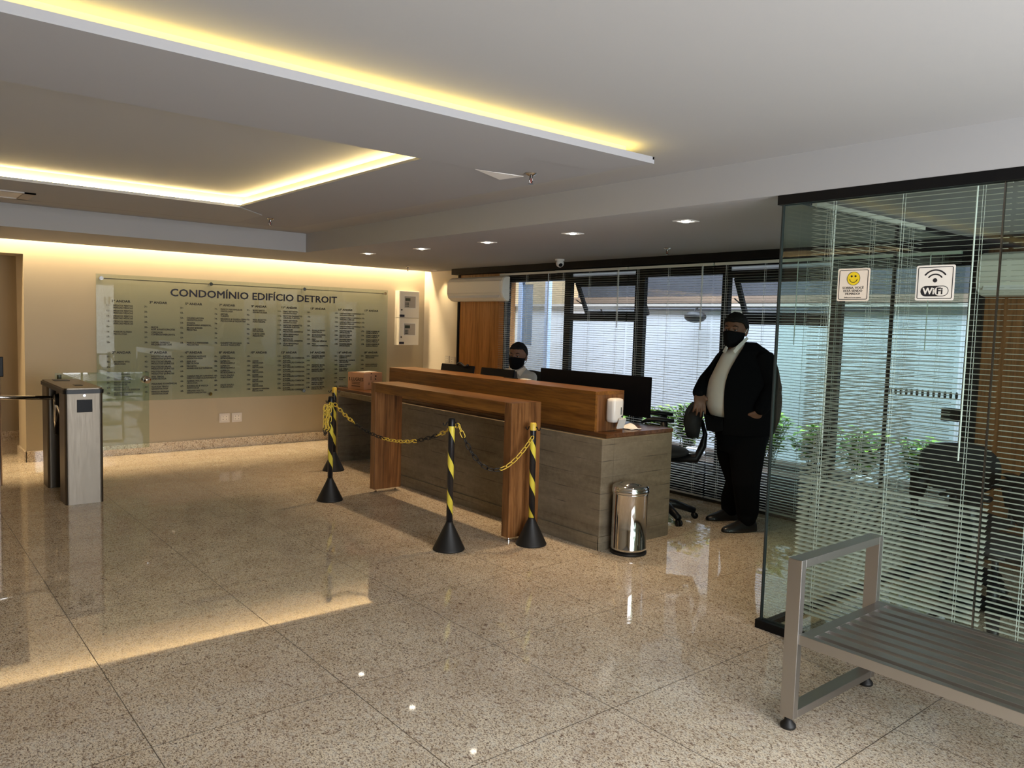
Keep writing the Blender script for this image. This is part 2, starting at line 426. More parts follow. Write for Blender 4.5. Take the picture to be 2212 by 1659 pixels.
# floating tray below the raised ceiling
ZS, T = 2.43, 0.014
X0, X1, Y0, Y1 = -1.55, 3.07, 2.655, 7.02
OX0, OX1, OY0, OY1 = -0.68, 2.21, 3.43, 5.98
b = nb()
for r in ((X0, X1, Y0, OY0), (X0, X1, OY1, Y1), (X0, OX0, OY0, OY1), (OX1, X1, OY0, OY1)): box(b, r[0], r[1], r[2], r[3], ZS, ZS + T)
k = 0.10; u = 0.05
for r in ((X0 + k, X1 - k, Y0 + k, OY0 - u), (X0 + k, X1 - k, OY1 + u, Y1 - k), (X0 + k, OX0 - u, OY0 - u, OY1 + u), (OX1 + u, X1 - k, OY0 - u, OY1 + u)):
    box(b, r[0], r[1], r[2], r[3], ZS + T, ZH)
for r in ((OX0 - 0.012, OX1 + 0.012, OY0 - 0.012, OY0), (OX0 - 0.012, OX0, OY0, OY1)): box(b, *r, ZS + T, ZS + T + 0.016)
for r in ((X0, X1, Y0, Y0 + 0.012), (X0, X1, Y1 - 0.012, Y1), (X0, X0 + 0.012, Y0, Y1), (X1 - 0.012, X1, Y0, Y1)): box(b, *r, ZS + T, ZS + 0.027)
struct('ceiling_tray', b, paint('tray paint', (0.335, 0.335, 0.35), 0.85, 0.01))
# thin plates following the tray's tone boundaries; small white wedge beside the sprinkler
poly = [V((X0, Y0, 0)), V((3.07, Y0, 0)), V((2.95, 3.0, 0)), V((2.54, 3.02, 0)), V((2.66, OY0, 0)), V((X0, OY0, 0))]
struct('trim_3', prism(nb(), poly, V((0, 0, ZS - 0.006)), V((0, 0, ZS))), paint('tray strip paint', (0.34, 0.34, 0.355), 0.85, 0.01))
b = nb(); a0, a1, a2 = V((2.56, 3.47, ZS - 0.001)), V((2.80, 3.56, ZS - 0.012)), V((2.86, 3.42, ZS - 0.004))
prism(b, [a0, a1, a2], V((0, 0, 0)), V((0, 0, 0.01))); struct('trim_4', b, M['white'])
b = nb(); poly = [V((OX1, OY1, 0)), V((OX1 + 0.3, OY1 + 0.32, 0)), V((OX1 + 0.32, OY1 + 0.95, 0)), V((X0, OY1 + 0.95, 0)), V((X0, OY1, 0))]
struct('trim_5', prism(nb(), poly, V((0, 0, ZS - 0.005)), V((0, 0, ZS))), M['ceil'])

# led strips hidden on the tray ledges and in the wall slot
def led(label, x0, x1, y0, y1, z0, z1, mt):
    o = obj('led_strip', box(nb(), x0, x1, y0, y1, z0, z1), mt); tag(o, label, 'light strip', 'warm light strips hidden in the ceiling'); return o
led('yellow light strip above the long near edge of the ceiling tray', X0 + 0.08, X1 - 0.08, Y0 + 0.060, Y0 + 0.072, ZS + T + 0.001, ZS + T + 0.007, M['led'])
led('yellow light strip above the short right edge of the ceiling tray', X1 - 0.072, X1 - 0.060, Y0 + 0.08, Y1 - 0.08, ZS + T + 0.001, ZS + T + 0.007, M['led'])
led('yellow light strip above the far edge of the ceiling tray', X0 + 0.08, X1 - 0.08, Y1 - 0.072, Y1 - 0.060, ZS + T + 0.001, ZS + T + 0.007, M['led'])
for a in (('bright light strip along the far side of the tray opening', OX0 - 0.03, OX1 + 0.03, OY1 + 0.030, OY1 + 0.042),
          ('bright light strip along the right side of the tray opening', OX1 + 0.030, OX1 + 0.042, OY0, OY1 + 0.03),
          ('bright light strip along the near side of the tray opening', OX0 - 0.03, OX1 + 0.03, OY0 - 0.042, OY0 - 0.030),
          ('bright light strip along the left side of the tray opening', OX0 - 0.042, OX0 - 0.030, OY0, OY1 + 0.03)):
    led(*a, ZS + T + 0.001, ZS + T + 0.009, M['led_tray'])
area('wall_slot_light', (0.85, 9.475, 2.49), (0, 0, 0), 10.6, 0.05, 138, (1.0, 0.755, 0.44), 150)
area('corridor_light', (-0.2, 10.7, 2.33), (0, 0, 0), 2.0, 0.6, 9, (1.0, 0.70, 0.42))

# ---------------------------------------------------------------- windows
WX = 6.15; ZT = 2.235; ZB = 0.25
def window(n, y0, y1, hopper):
    """one bay between mullions, y0 < y1"""
    r = struct('window_%d' % n, box(nb(), WX - 0.03, WX + 0.03, y0, y1, 0.0, ZB), M['frame'])
    b = nb(); box(b, WX - 0.03, WX + 0.05, y0, y1, 2.12 if not hopper else 2.19, ZT)
    if hopper:
        box(b, WX - 0.03, WX + 0.05, y0, y1, 1.665, 1.745); box(b, WX - 0.03, WX + 0.05, y0, y1, 2.085, 2.15)
    p = obj('window_frame', b, M['frame'], r)
    p = obj('pane', box(nb(), WX - 0.003, WX + 0.003, y0, y1, ZB, 1.665 if hopper else 2.12), M['wglass'], r)
    if hopper:
        h = V((WX + 0.04, 0, 2.085)); a = radians(27); L = 0.36
        dn = V((sin(a), 0, -cos(a))); nn = V((cos(a), 0, sin(a))); yv = V((0, 1, 0))
        b = nb()
        for yy in (y0 + 0.03, y1 - 0.03): obox(b, h + dn * (L / 2) + yv * yy, nn, yv, dn, 0.015, 0.022, L / 2)
        for q in (0.02, L): obox(b, h + dn * q + yv * ((y0 + y1) / 2), nn, yv, dn, 0.015, (y1 - y0) / 2 - 0.01, 0.022)
        s_ = obj('hopper_sash', b, M['frame'], r)
        b = nb(); obox(b, h + dn * (L / 2) + yv * ((y0 + y1) / 2), nn, yv, dn, 0.003, (y1 - y0) / 2 - 0.04, L / 2 - 0.02)
        q = obj('sash_pane', b, M['wglass'], s_)
        b = nb()
        for yy in (y0 + 0.015, y1 - 0.015): tube(b, [(WX + 0.04, yy, 1.90), h + dn * (L * 0.75) + yv * yy], 0.006, 6)
        obj('stay_arm', b, M['frame'], s_)
        b = nb(); tube(b, [(WX - 0.03, y0 + 0.42, 1.72), (WX - 0.05, y0 + 0.46, 1.79)], 0.009, 8); obj('handle', b, M['frame'], s_)
        obj('vent_strip', box(nb(), WX - 0.004, WX + 0.004, y0, y1, 2.15, 2.19), M['frost'], r)
    return r
bays = [(1, 6.53, 7.55, False), (2, 5.475, 6.43, True), (3, 4.41, 5.35, False), (4, 3.35, 4.335, True), (5, 2.30, 3.245, False)]
for a in bays: window(*a)
for i, (a, c_) in enumerate(((7.55, 7.62), (6.43, 6.53), (5.35, 5.475), (4.335, 4.41), (3.245, 3.35), (2.20, 2.30))):
    struct('trim_%d' % (6 + i), box(nb(), WX - 0.03, WX + 0.02, a, c_, 0, ZT), M['frame'])
struct('trim_12', box(nb(), WX - 0.10, WX - 0.06, 2.30, 7.62, 0, 0.02), M['steel'])

# ---------------------------------------------------------------- venetian blinds
def blind(label, p0, p1, ztop, zbot, group, pitch=0.0238, tilt=6, wand=0.12, wz=1.2, tilt_low=None):
    """slats run from p0 to p1 (xy), hanging from ztop to zbot"""
    p0 = V((*p0, 0)); p1 = V((*p1, 0)); d = (p1 - p0).normalized(); L = (p1 - p0).length; nrm = V((-d.y, d.x, 0))
    if nrm.dot(V((CAMPOS.x, CAMPOS.y, 0)) - p0) < 0: nrm = -nrm
    t = thing('venetian_blind', label, 'blind', (p0.x, p0.y, 0), group)
    b = nb(); obox(b, p0 + d * (L / 2) + V((0, 0, ztop - 0.0125)), d, nrm, V((0, 0, 1)), L / 2, 0.014, 0.0125); obj('headrail', b, M['slat'], t)
    b = nb(); n = int((ztop - 0.04 - zbot) / pitch)
    for i in range(n):
        z = ztop - 0.045 - i * pitch
        tl = radians(tilt + random.uniform(-1.5, 1.5) + (tilt_low if (tilt_low and z < 0.86) else 0)); off = random.uniform(-0.002, 0.002)
        ax = nrm * cos(tl) - V((0, 0, 1)) * sin(tl); az = nrm * sin(tl) + V((0, 0, 1)) * cos(tl)
        r = []
        for q in (p0 + d * off, p1 + d * off):
            r.append([b.verts.new(q + V((0, 0, z)) + ax * s_ * 0.0125 + az * h) for s_, h in ((-1, 0), (0, 0.0022), (1, 0), (0, 0.0016))])
        for kk in range(4): b.faces.new((r[0][kk], r[0][(kk + 1) % 4], r[1][(kk + 1) % 4], r[1][kk]))
        b.faces.new(r[0][::-1]); b.faces.new(r[1])
    obj('slats', b, M['slat'], t)
    zb = ztop - 0.045 - n * pitch
    b = nb(); obox(b, p0 + d * (L / 2) + V((0, 0, zb)), d, nrm, V((0, 0, 1)), L / 2, 0.012, 0.006); obj('bottom_rail', b, M['slat'], t)
    b = nb()
    for q in ((0.12, 0.5, 0.88) if L > 0.7 else (0.15, 0.85)):
        c = p0 + d * (L * q)
        for s_ in (-1, 1): tube(b, [c + nrm * (s_ * 0.0135) + V((0, 0, ztop - 0.02)), c + nrm * (s_ * 0.0135) + V((0, 0, zb))], 0.0009, 5)
        tube(b, [c + d * 0.006 + V((0, 0, ztop - 0.02)), c + d * 0.006 + V((0, 0, zb))], 0.0009, 5)
    obj('ladder_cord', b, M['cord'], t)
    c = p0 + d * wand + nrm * 0.03
    b = nb(); tube(b, [c - nrm * 0.02 + V((0, 0, ztop - 0.015)), c + V((0, 0, ztop - 0.03)), c + V((0, 0, wz))], 0.0038, 8); obj('tilt_wand', b, M['cord'], t)
    return t
BG = 'venetian blinds over the courtyard windows'
BX = 6.06
blind('venetian blind hanging beside the wood panel, behind the seated man', (6.083, 6.64), (6.083, 7.66), 2.223, 0.03, BG, wand=0.10, wz=1.6)
blind('venetian blind over the open hopper window, second from the wood panel', (BX, 5.53), (BX, 6.62), 2.223, 0.03, BG, wand=0.10, wz=1.6)
blind('venetian blind with the outdoor lamp behind it, left of the standing man', (BX, 4.47), (BX, 5.51), 2.223, 0.03, BG, wand=0.10, wz=1.6)
blind('venetian blind directly behind the standing man in the black suit', (BX, 3.40), (BX, 4.45), 2.223, 0.03, BG, wand=0.2, wz=1.5)
blind('venetian blind over the last window bay, inside the glass office', (BX, 2.34), (BX, 3.38), 2.223, 0.03, BG, wand=0.2, wz=1.5)
OG = 'venetian blinds inside the glass office'
blind('venetian blind on the side glass, running from the corner toward the windows', (3.87, 2.235), (5.17, 2.235), 2.295, 0.12, OG, tilt=4, wand=0.16, wz=1.0)
blind('venetian blind behind the front glass that carries the two square stickers', (3.80, 2.19), (3.80, 1.285), 2.295, 0.12, OG, tilt=3, wand=0.78, wz=1.05, tilt_low=14)
blind('venetian blind behind the front glass, at the right edge of the picture', (3.80, 1.265), (3.80, 0.20), 2.295, 0.12, OG, tilt=3, wand=0.2, wz=1.0)

# ---------------------------------------------------------------- glass office partition
t = thing('glass_partition', 'frameless glass office partition with black header rail, at the right', 'partition', (3.72, 2.31, 0))
b = nb(); box(b, 3.69, 3.75, -1.85, 2.34, 2.262, ZL); box(b, 3.75, 6.05, 2.29, 2.33, 2.29, ZL); obj('header_rail', b, M['frame'], t)
b = nb(); box(b, 3.69, 3.75, -1.85, 2.34, 0, 0.045); box(b, 3.75, 6.05, 2.29, 2.33, 0, 0.03); obj('floor_channel', b, M['frame'], t)
for y0, y1 in ((1.287, 2.315), (0.15, 1.28), (-1.85, 0.143)):
    g_ = obj('glass_pane', box(nb(), 3.715, 3.725, y0, y1, 0.045, 2.262), M['glass'], t)
for x0, x1 in ((3.73, 4.97), (4.99, 6.05)):
    obj('glass_pane', box(nb(), x0, x1, 2.305, 2.315, 0.03, 2.29), M['glass'], t)
b = nb(); box(b, 3.7135, 3.7265, 1.2805, 1.2865, 0.045, 2.262); obj('joint_seal', b, M['dchrome'], t)
obj('joint_seal', box(nb(), 4.973, 4.987, 2.3, 2.32, 0.03, 2.29), M['black'], t)
obj('corner_seal', box(nb(), 3.708, 3.728, 2.316, 2.324, 0.045, 2.262), M['gedge'], t)

# stickers on the front glass
def rrect(b, yc, zc, hw, hh, r, x0, x1):
    pts = []
    for cx, cz, a0 in ((hw - r, hh - r, 0), (-(hw - r), hh - r, 90), (-(hw - r), -(hh - r), 180), (hw - r, -(hh - r), 270)):
        for q in range(6):
            a = radians(a0 + q * 18); pts.append(V((0, yc + cx + r * cos(a), zc + cz + r * sin(a))))
    return prism(b, pts, V((x0, 0, 0)), V((x1, 0, 0)))
def ring_rr(b, yc, zc, hw, hh, r, w, x0, x1):
    o = []; i_ = []
    for cx, cz, a0 in ((1, 1, 0), (-1, 1, 90), (-1, -1, 180), (1, -1, 270)):
        for q in range(6):
            a = radians(a0 + q * 18)
            o.append((yc + cx * (hw - r) + r * cos(a), zc + cz * (hh - r) + r * sin(a)))
            i_.append((yc + cx * (hw - r) + (r - w) * cos(a), zc + cz * (hh - r) + (r - w) * sin(a)))
    n = len(o); vs = [[b.verts.new((x, *p)) for p in L] for x in (x0, x1) for L in (o, i_)]
    for kk in range(n):
        j = (kk + 1) % n
        b.faces.new((vs[0][kk], vs[0][j], vs[1][j], vs[1][kk])); b.faces.new((vs[2][kk], vs[3][kk], vs[3][j], vs[2][j]))
        b.faces.new((vs[0][kk], vs[2][kk], vs[2][j], vs[0][j])); b.faces.new((vs[1][kk], vs[1][j], vs[3][j], vs[3][kk]))
    return b
def arc(b, yc, zc, r, w, a0, a1, x0, x1, n=24):
    pts = []
    for q in range(n + 1):
        a = radians(a0 + (a1 - a0) * q / n); pts.append(V((0, yc - (r + w / 2) * cos(a), zc + (r + w / 2) * sin(a))))
    for q in range(n, -1, -1):
        a = radians(a0 + (a1 - a0) * q / n); pts.append(V((0, yc - (r - w / 2) * cos(a), zc + (r - w / 2) * sin(a))))
    for q in range(n):
        quad = [pts[q], pts[q + 1], pts[2 * n + 1 - q - 1], pts[2 * n + 1 - q]]
        prism(b, quad, V((x0, 0, 0)), V((x1, 0, 0)))
    for a in (a0, a1):
        a = radians(a); disc(b, yc - r * cos(a), zc + r * sin(a), w / 2, x0, x1)
    return b
def disc(b, yc, zc, r, x0, x1, n=28, ry=1.0):
    return prism(b, [V((0, yc + r * ry * cos(2 * pi * q / n), zc + r * sin(2 * pi * q / n))) for q in range(n)], V((x0, 0, 0)), V((x1, 0, 0)))
EX, EZ = V((0, -1, 0)), V((0, 0, 1))
YS = mat('sticker yellow', (0.80, 0.58, 0.02), 0.4); SC = mat('sticker cream', (0.78, 0.68, 0.56), 0.45); SW = mat('sticker white', (0.74, 0.70, 0.63), 0.45)
XG = 3.7145
t = thing('smiley_sticker', 'square cream sticker with a yellow smiling face on the front glass', 'sticker', (XG, 1.917, 1.842))
yc, zc = 1.917, 1.842
obj('backing', rrect(nb(), yc, zc, 0.080, 0.079, 0.008, XG - 0.0016, XG - 0.0004), SC, t)
obj('border', ring_rr(nb(), yc, zc, 0.0725, 0.0715, 0.007, 0.0028, XG - 0.0022, XG - 0.0016), M['ink'], t)
fc = obj('yellow_face', disc(nb(), yc, zc + 0.030, 0.031, XG - 0.0022, XG - 0.0017), YS, t)
b = nb(); arc(b, yc, zc + 0.030, 0.0322, 0.0016, 0, 360, XG - 0.0024, XG - 0.0018, 40); disc(b, yc + 0.0095, zc + 0.041, 0.0048, XG - 0.0028, XG - 0.0022); disc(b, yc - 0.0095, zc + 0.041, 0.0048, XG - 0.0028, XG - 0.0022)
arc(b, yc, zc + 0.030, 0.019, 0.0026, 190, 350, XG - 0.0028, XG - 0.0022); obj('face_drawing', b, M['ink'], fc)
b = nb()
for s_, dz in (('SORRIA, VOCÊ', -0.020), ('ESTÁ SENDO', -0.0345), ('FILMADO!', -0.049)):
    add_text(b, s_, 0.0155, (XG - 0.0022, yc, zc + dz), EX, EZ, ext=0.0002, bold=0.0003, align='CENTER', sx=1.06)
add_text(b, "Smile you're on camera", 0.0085, (XG - 0.0022, yc, zc - 0.064), EX, EZ, ext=0.0002, align='CENTER', sx=1.05)
obj('lettering', b, M['ink'], t)
t = thing('wifi_sticker', 'square white sticker with wireless waves on the front glass', 'sticker', (XG, 1.5385, 1.843))
yc, zc = 1.5385, 1.843
obj('backing', rrect(nb(), yc, zc, 0.083, 0.079, 0.008, XG - 0.0016, XG - 0.0004), SW, t)
obj('border', ring_rr(nb(), yc, zc, 0.0755, 0.0715, 0.007, 0.003, XG - 0.0022, XG - 0.0016), M['ink'], t)
b = nb(); arc(b, yc, zc + 0.003, 0.054, 0.0065, 38, 142, XG - 0.0022, XG - 0.0017); arc(b, yc, zc + 0.003, 0.035, 0.006, 38, 142, XG - 0.0022, XG - 0.0017)
disc(b, yc, zc + 0.011, 0.0095, XG - 0.0022, XG - 0.0017); obj('waves', b, M['ink'], t)
pl = obj('black_pill', rrect(nb(), yc, zc - 0.037, 0.060, 0.0235, 0.0233, XG - 0.0022, XG - 0.0017), M['ink'], t)
b = nb(); rrect(b, yc - 0.0285, zc - 0.037, 0.0285, 0.0205, 0.020, XG - 0.0025, XG - 0.0022); add_text(b, 'Wi', 0.040, (XG - 0.0028, yc + 0.050, zc - 0.050), EX, EZ, ext=0.0002, bold=0.0011)
obj('pill_light_part', b, SW, pl)
b = nb(); add_text(b, 'Fi', 0.040, (XG - 0.0030, yc - 0.009, zc - 0.050), EX, EZ, ext=0.0002, bold=0.0011); obj('lettering', b, M['ink'], pl)

# ---------------------------------------------------------------- directory board
t = thing('directory_board', 'wide glass building directory on steel standoffs on the back wall', 'sign board', (3.75, 9.52, 1.3))
obj('glass_panel', box(nb(), 1.936, 5.563, 9.492, 9.500, 0.615, 2.02), M['sign_glass'], t)
b = nb(); tube(b, [(1.97, 9.50, 1.972), (5.53, 9.50, 1.972)], 0.005, 8); obj('support_rod', b, M['dchrome'], t)
for x, z in ((1.984, 1.972), (3.157, 1.972), (4.331, 1.972), (5.51, 1.972), (3.15, 0.67), (4.334, 0.67)):
    b = nb(); tube(b, [(x, 9.549, z), (x, 9.468, z)], 0.011, 14); tube(b, [(x, 9.478, z), (x, 9.462, z)], 0.021, 20); obj('standoff', b, M['chrome'], t)
EXX = V((1, 0, 0))
BOLD = 0.0020
me = text_mesh('CONDOMÍNIO EDIFÍCIO DETROIT', 0.12)
wdt = max(v.co.x for v in me.vertices) - min(v.co.x for v in me.vertices); bpy.data.meshes.remove(me)
for s_, x in (('CONDOMÍNIO', 2.700), ('EDIFÍCIO', None), ('DETROIT', None)):
    pre = 'CONDOMÍNIO EDIFÍCIO DETROIT'.split(s_)[0] + 'I'
    m1 = text_mesh(pre, 0.12); m2 = text_mesh('I', 0.12); off = (max(v.co.x for v in m1.vertices) - max(v.co.x for v in m2.vertices)) * 2.088 / wdt
    bpy.data.meshes.remove(m1); bpy.data.meshes.remove(m2)
    b = nb(); add_text(b, s_, 0.12, (2.700 + off, 9.488, 1.812), EXX, EZ, ext=0.0015, bold=BOLD, sx=2.088 / wdt); obj('title_lettering', b, M['navy'], t)
MP = ('MÉDICOS PERITOS', 'PERÍCIAS MÉDICAS'); PQ = ('POLYTECNO BRASIL', 'PRODUTOS QUÍMICOS'); LC = ('LUPERCIO', 'PETROQUÍMICA')
LZ = ('LAZOS', 'PSICOLOGIA'); AU = ('AUTOPEL', 'AUTOMAÇÃO COMERCIAL'); LB = ('LABORATÓRIO CONFIANÇA', 'ANÁLISES CLÍNICAS'); KM = ('MAXIMED BRASIL', 'IMPORTAÇÃO')
CW = ('CLÍNICA DERMA SP', 'CLÍNICA MÉDICA')
top = [('1º ANDAR', '11', [MP, MP, MP, MP, None, ('PODIUM ALFARO', 'PSICOLOGIA'), None, None]),
       ('3º ANDAR', '31', [None, None, None, None, ('BRZDR', 'ADM. & PARTICIPAÇÕES'), ('CEREZADRI', 'COMÉRCIO MERCANTIL'), None, ('SAPORE EXPRESSO', 'MÁQUINAS DE CAFÉ')]),
       ('5º ANDAR', '51', [None, None, ('COLENE HAYDEN', 'ODONTOLOGIA'), ('ENGEMA', 'ENGENHARIA AMBIENTAL'), ('BRUNO BORGES', 'PEDIATRIA'), None, None, ('MARCELO FERNANDES', 'PSIQUIATRIA')]),
       ('7º ANDAR', '71', [('MARCO VASCONCELOS', 'ONCOLOGIA'), ('ARTUAL', 'TURISMO'), ('EDUARDO & DANIELA SERRA', 'PSICOLOGIA & PSIQUIATRIA'), None, None, None, None, ('DANIMETTER ESCOBAR', 'AULAS E TRADUÇÕES')]),
       ('9º ANDAR', '91', [('SILVIO SARTO', 'ODONTOLOGIA'), None, ('VERA REGATTO', 'FONOTERAPIA'), None, ('LUIS COSTA', 'PSICOLOGIA'), ('CURTO LOPES', 'PSIQUIATRIA'), None, None]),
       ('11º ANDAR', '111', [('FABIO RISTORNEL', 'ODONTOLOGIA'), ('NEWTON PASSINATTO', 'CIRURGIA PLÁSTICA')] * 2 + [('MAX FALCK', 'PSICOLOGIA E EVENTOS'), ('CÉLIA MENDONÇA', 'PSICANÁLISE')] * 2),
       ('13º ANDAR', '131', [None, None, None, None, ('PEDRO & SERGIO', 'ASSISTÊNCIA'), ('SILVIA BOLOGNA', 'PSICOLOGIA'), ('DIEX', 'CIÊNCIAS MÉDICAS'), ('MAX', 'PERÍCIAS AMBIENTAL')]),
       ('15º ANDAR', '151', [LB] * 4 + [KM] * 4),
       ('17º ANDAR', '171', [None] * 4 + [CW] * 4)]
bot = [('2º ANDAR', '21', [None, ('RICARDO VITA', 'UROLOGIA'), None, ('', 'CONTADORES'), ('LUCIO CARMEN', 'ODONTOLOGIA'), ('SERGIO ROCHA', 'PSICANÁLISE'), ('SISTEMA LUTZ', 'MEDIDORES DE ENERGIA'), ('CLEUNICE RAMOS', 'FISIOTERAPIA')]),
       ('4º ANDAR', '41', [PQ] * 4 + [('ANA TIRIOLI', 'GINECOLOGIA'), ('', 'PESQUISAS ECONÔMICAS'), ('GLAUCIA TIRIOLI', 'ODONTOLOGIA'), ('FENICIO MORAES', 'ODONTOLOGIA')]),
       ('6º ANDAR', '61', [('ADRIANA VAZQUEZ', 'ODONTOLOGIA'), ('ANA ELEY', 'PSICOLOGIA'), ('PROMETO', 'APARELHOS ELETRÔNICOS'), None, ('TARSIRA MALAN CARNEIRO', 'DIREITO HABITACIONAMENTO'), ('GABRIEL MOLTA', 'UROLOGIA'), ('RODRIGUES & VALEÇA', 'ADVOCACIA'), ('VERONIA MOLTO', 'ODONTOPEDIATRIA')]),
       ('8º ANDAR', '81', [LC] * 4 + [('MACK EDIÇÃO', 'PUBLICIDADE'), None, ('MACK EDIÇÃO', 'PUBLICIDADE'), None]),
       ('10º ANDAR', '101', [None] + [LZ] * 6 + [('GILBERTO FERREIRA', 'PSICOLOGIA')]),
       ('12º ANDAR', '121', [AU] * 8), ('14º ANDAR', '141', [KM, None, KM, KM, None, KM, ('MASTER STREET', 'IMPORTAÇÃO'), KM]),
       ('16º ANDAR', '161', [('GERALD GARCY', 'DERMATO'), ('MARION & C. JUNIOR', 'CIRURGIÕES'), ('CARLO NANTA', 'DERMATO'), ('LUIZ VIEIRA', 'DERMATO'), None, ('FAMOSIM', 'FILMS'), None, ('MEDIATEC', 'FILMS')]),
       ('18º ANDAR', '181', [('MARCOS FRANCO', 'PSICOLOGIA'), None, ('MARIA BORINHO', 'ODONTOLOGIA'), None, None, None, ('GEOTECNIA', ''), None])]
for rows, z0, zh in ((top, 1.672, 1.718), (bot, 1.108, 1.150)):
    for i, (h, first, ents) in enumerate(rows):
        x = 2.033 + i * 0.3908; b = nb()
        add_text(b, h, 0.036, (x + 0.15, 9.4905, zh), EXX, EZ, ext=0.0006, bold=0.0010, align='CENTER', sx=1.15)
        head = obj('floor_listing', b, M['ink'], t)
        for k, e in enumerate(ents):
            z = z0 - k * 0.0578; b = nb()
            add_text(b, '%d-' % (int(first) + k), 0.026, (x, 9.4905, z), EXX, EZ, ext=0.0006, bold=0.0006, sx=1.1)
            if e:
                add_text(b, e[0], 0.026, (x + 0.072, 9.4905, z), EXX, EZ, ext=0.0006, bold=0.0006, sx=0.92)
                add_text(b, e[1], 0.026, (x + 0.072, 9.4905, z - 0.024), EXX, EZ, ext=0.0006, bold=0.0006, sx=0.92)
            obj('tenant_entry', b, M['ink'], head)

# sockets low on the sign wall, and above the counter end
def socket(label, o, ex, grp, w=0.062, hh=0.056):
    n = ex.cross(EZ); t = thing('wall_socket', label, 'wall socket', o, grp)
    b = nb(); obox(b, V(o), ex, n, EZ, w, 0.005, hh, 0.002); obj('cover_plate', b, M['plate'], t)
    b = nb(); obox(b, V(o) + n * 0.006, ex, n, EZ, w * 0.66, 0.003, hh * 0.52, 0.001); obj('module', b, M['offwhite'], t)
    b = nb()
    for q in (-0.5, 0.5):
        for z in (-0.3, 0.3): obox(b, V(o) + n * 0.0095 + ex * (q * w * 0.66) + EZ * (z * hh), ex, n, EZ, 0.005, 0.0006, 0.003)
    obj('contacts', b, M['ink'], t)
socket('double wall socket low on the back wall, the left one', (3.345, 9.544, 0.362), EXX, 'sockets low on the back wall')
socket('double wall socket low on the back wall, the right one', (3.495, 9.544, 0.362), EXX, 'sockets low on the back wall')
socket('grey wall socket right beside the black frame, above the small monitor', (6.194, 8.80, 1.085), V((0, -1, 0)), 'sockets on the ivory wall', 0.055, 0.05)
socket('grey wall socket above the small monitor, farther from the black frame', (6.194, 8.93, 1.095), V((0, -1, 0)), 'sockets on the ivory wall', 0.055, 0.05)

# fire alarm panels
def alarm(label, z0, z1):
    t = thing('alarm_panel', label, 'alarm panel', (5.87, 9.45, z0), 'stacked alarm panels')
    obj('cabinet', box(nb(), 5.715, 6.043, 9.44, 9.55, z0, z1, 0.004), M['offwhite'], t)
    zz = z1 - 0.19
    d = obj('door', box(nb(), 5.722, 6.036, 9.434, 9.441, z0 + 0.006, z1 - 0.006, 0.002), M['offwhite'], t)
    fr = nb(); box(fr, 5.785, 5.985, 9.428, 9.434, zz - 0.055, zz - 0.045); box(fr, 5.785, 5.985, 9.428, 9.434, zz + 0.115, zz + 0.125); box(fr, 5.785, 5.795, 9.428, 9.434, zz - 0.045, zz + 0.115); box(fr, 5.975, 5.985, 9.428, 9.434, zz - 0.045, zz + 0.115)
    obj('window_bezel', fr, M['white'], d)
    obj('control_face', box(nb(), 5.795, 5.975, 9.431, 9.4345, zz - 0.045, zz + 0.115), mat('panel grey', (0.36, 0.33, 0.30), 0.4), d)
    b = nb(); box(b, 5.81, 5.89, 9.428, 9.431, zz + 0.05, zz + 0.09)
    for q in range(3):
        for w in range(3): box(b, 5.812 + q * 0.02, 5.824 + q * 0.02, 9.428, 9.431, zz - 0.03 + w * 0.022, zz - 0.016 + w * 0.022)
    obj('display', b, M['screen'], d)
    b = nb(); tube(b, [(5.752, 9.434, z1 - 0.265), (5.752, 9.424, z1 - 0.265)], 0.012, 14); obj('lock', b, M['dchrome'], d)
    b = nb(); box(b, 5.722, 5.80, 9.431, 9.434, z0 + 0.012, z0 + 0.045); lab = obj('name_plate', b, M['navy'], d)
alarm('cream alarm panel with a small window, the upper of the stacked pair', 1.650, 2.025)
alarm('cream alarm panel with a small window, the lower of the stacked pair', 1.270, 1.646)

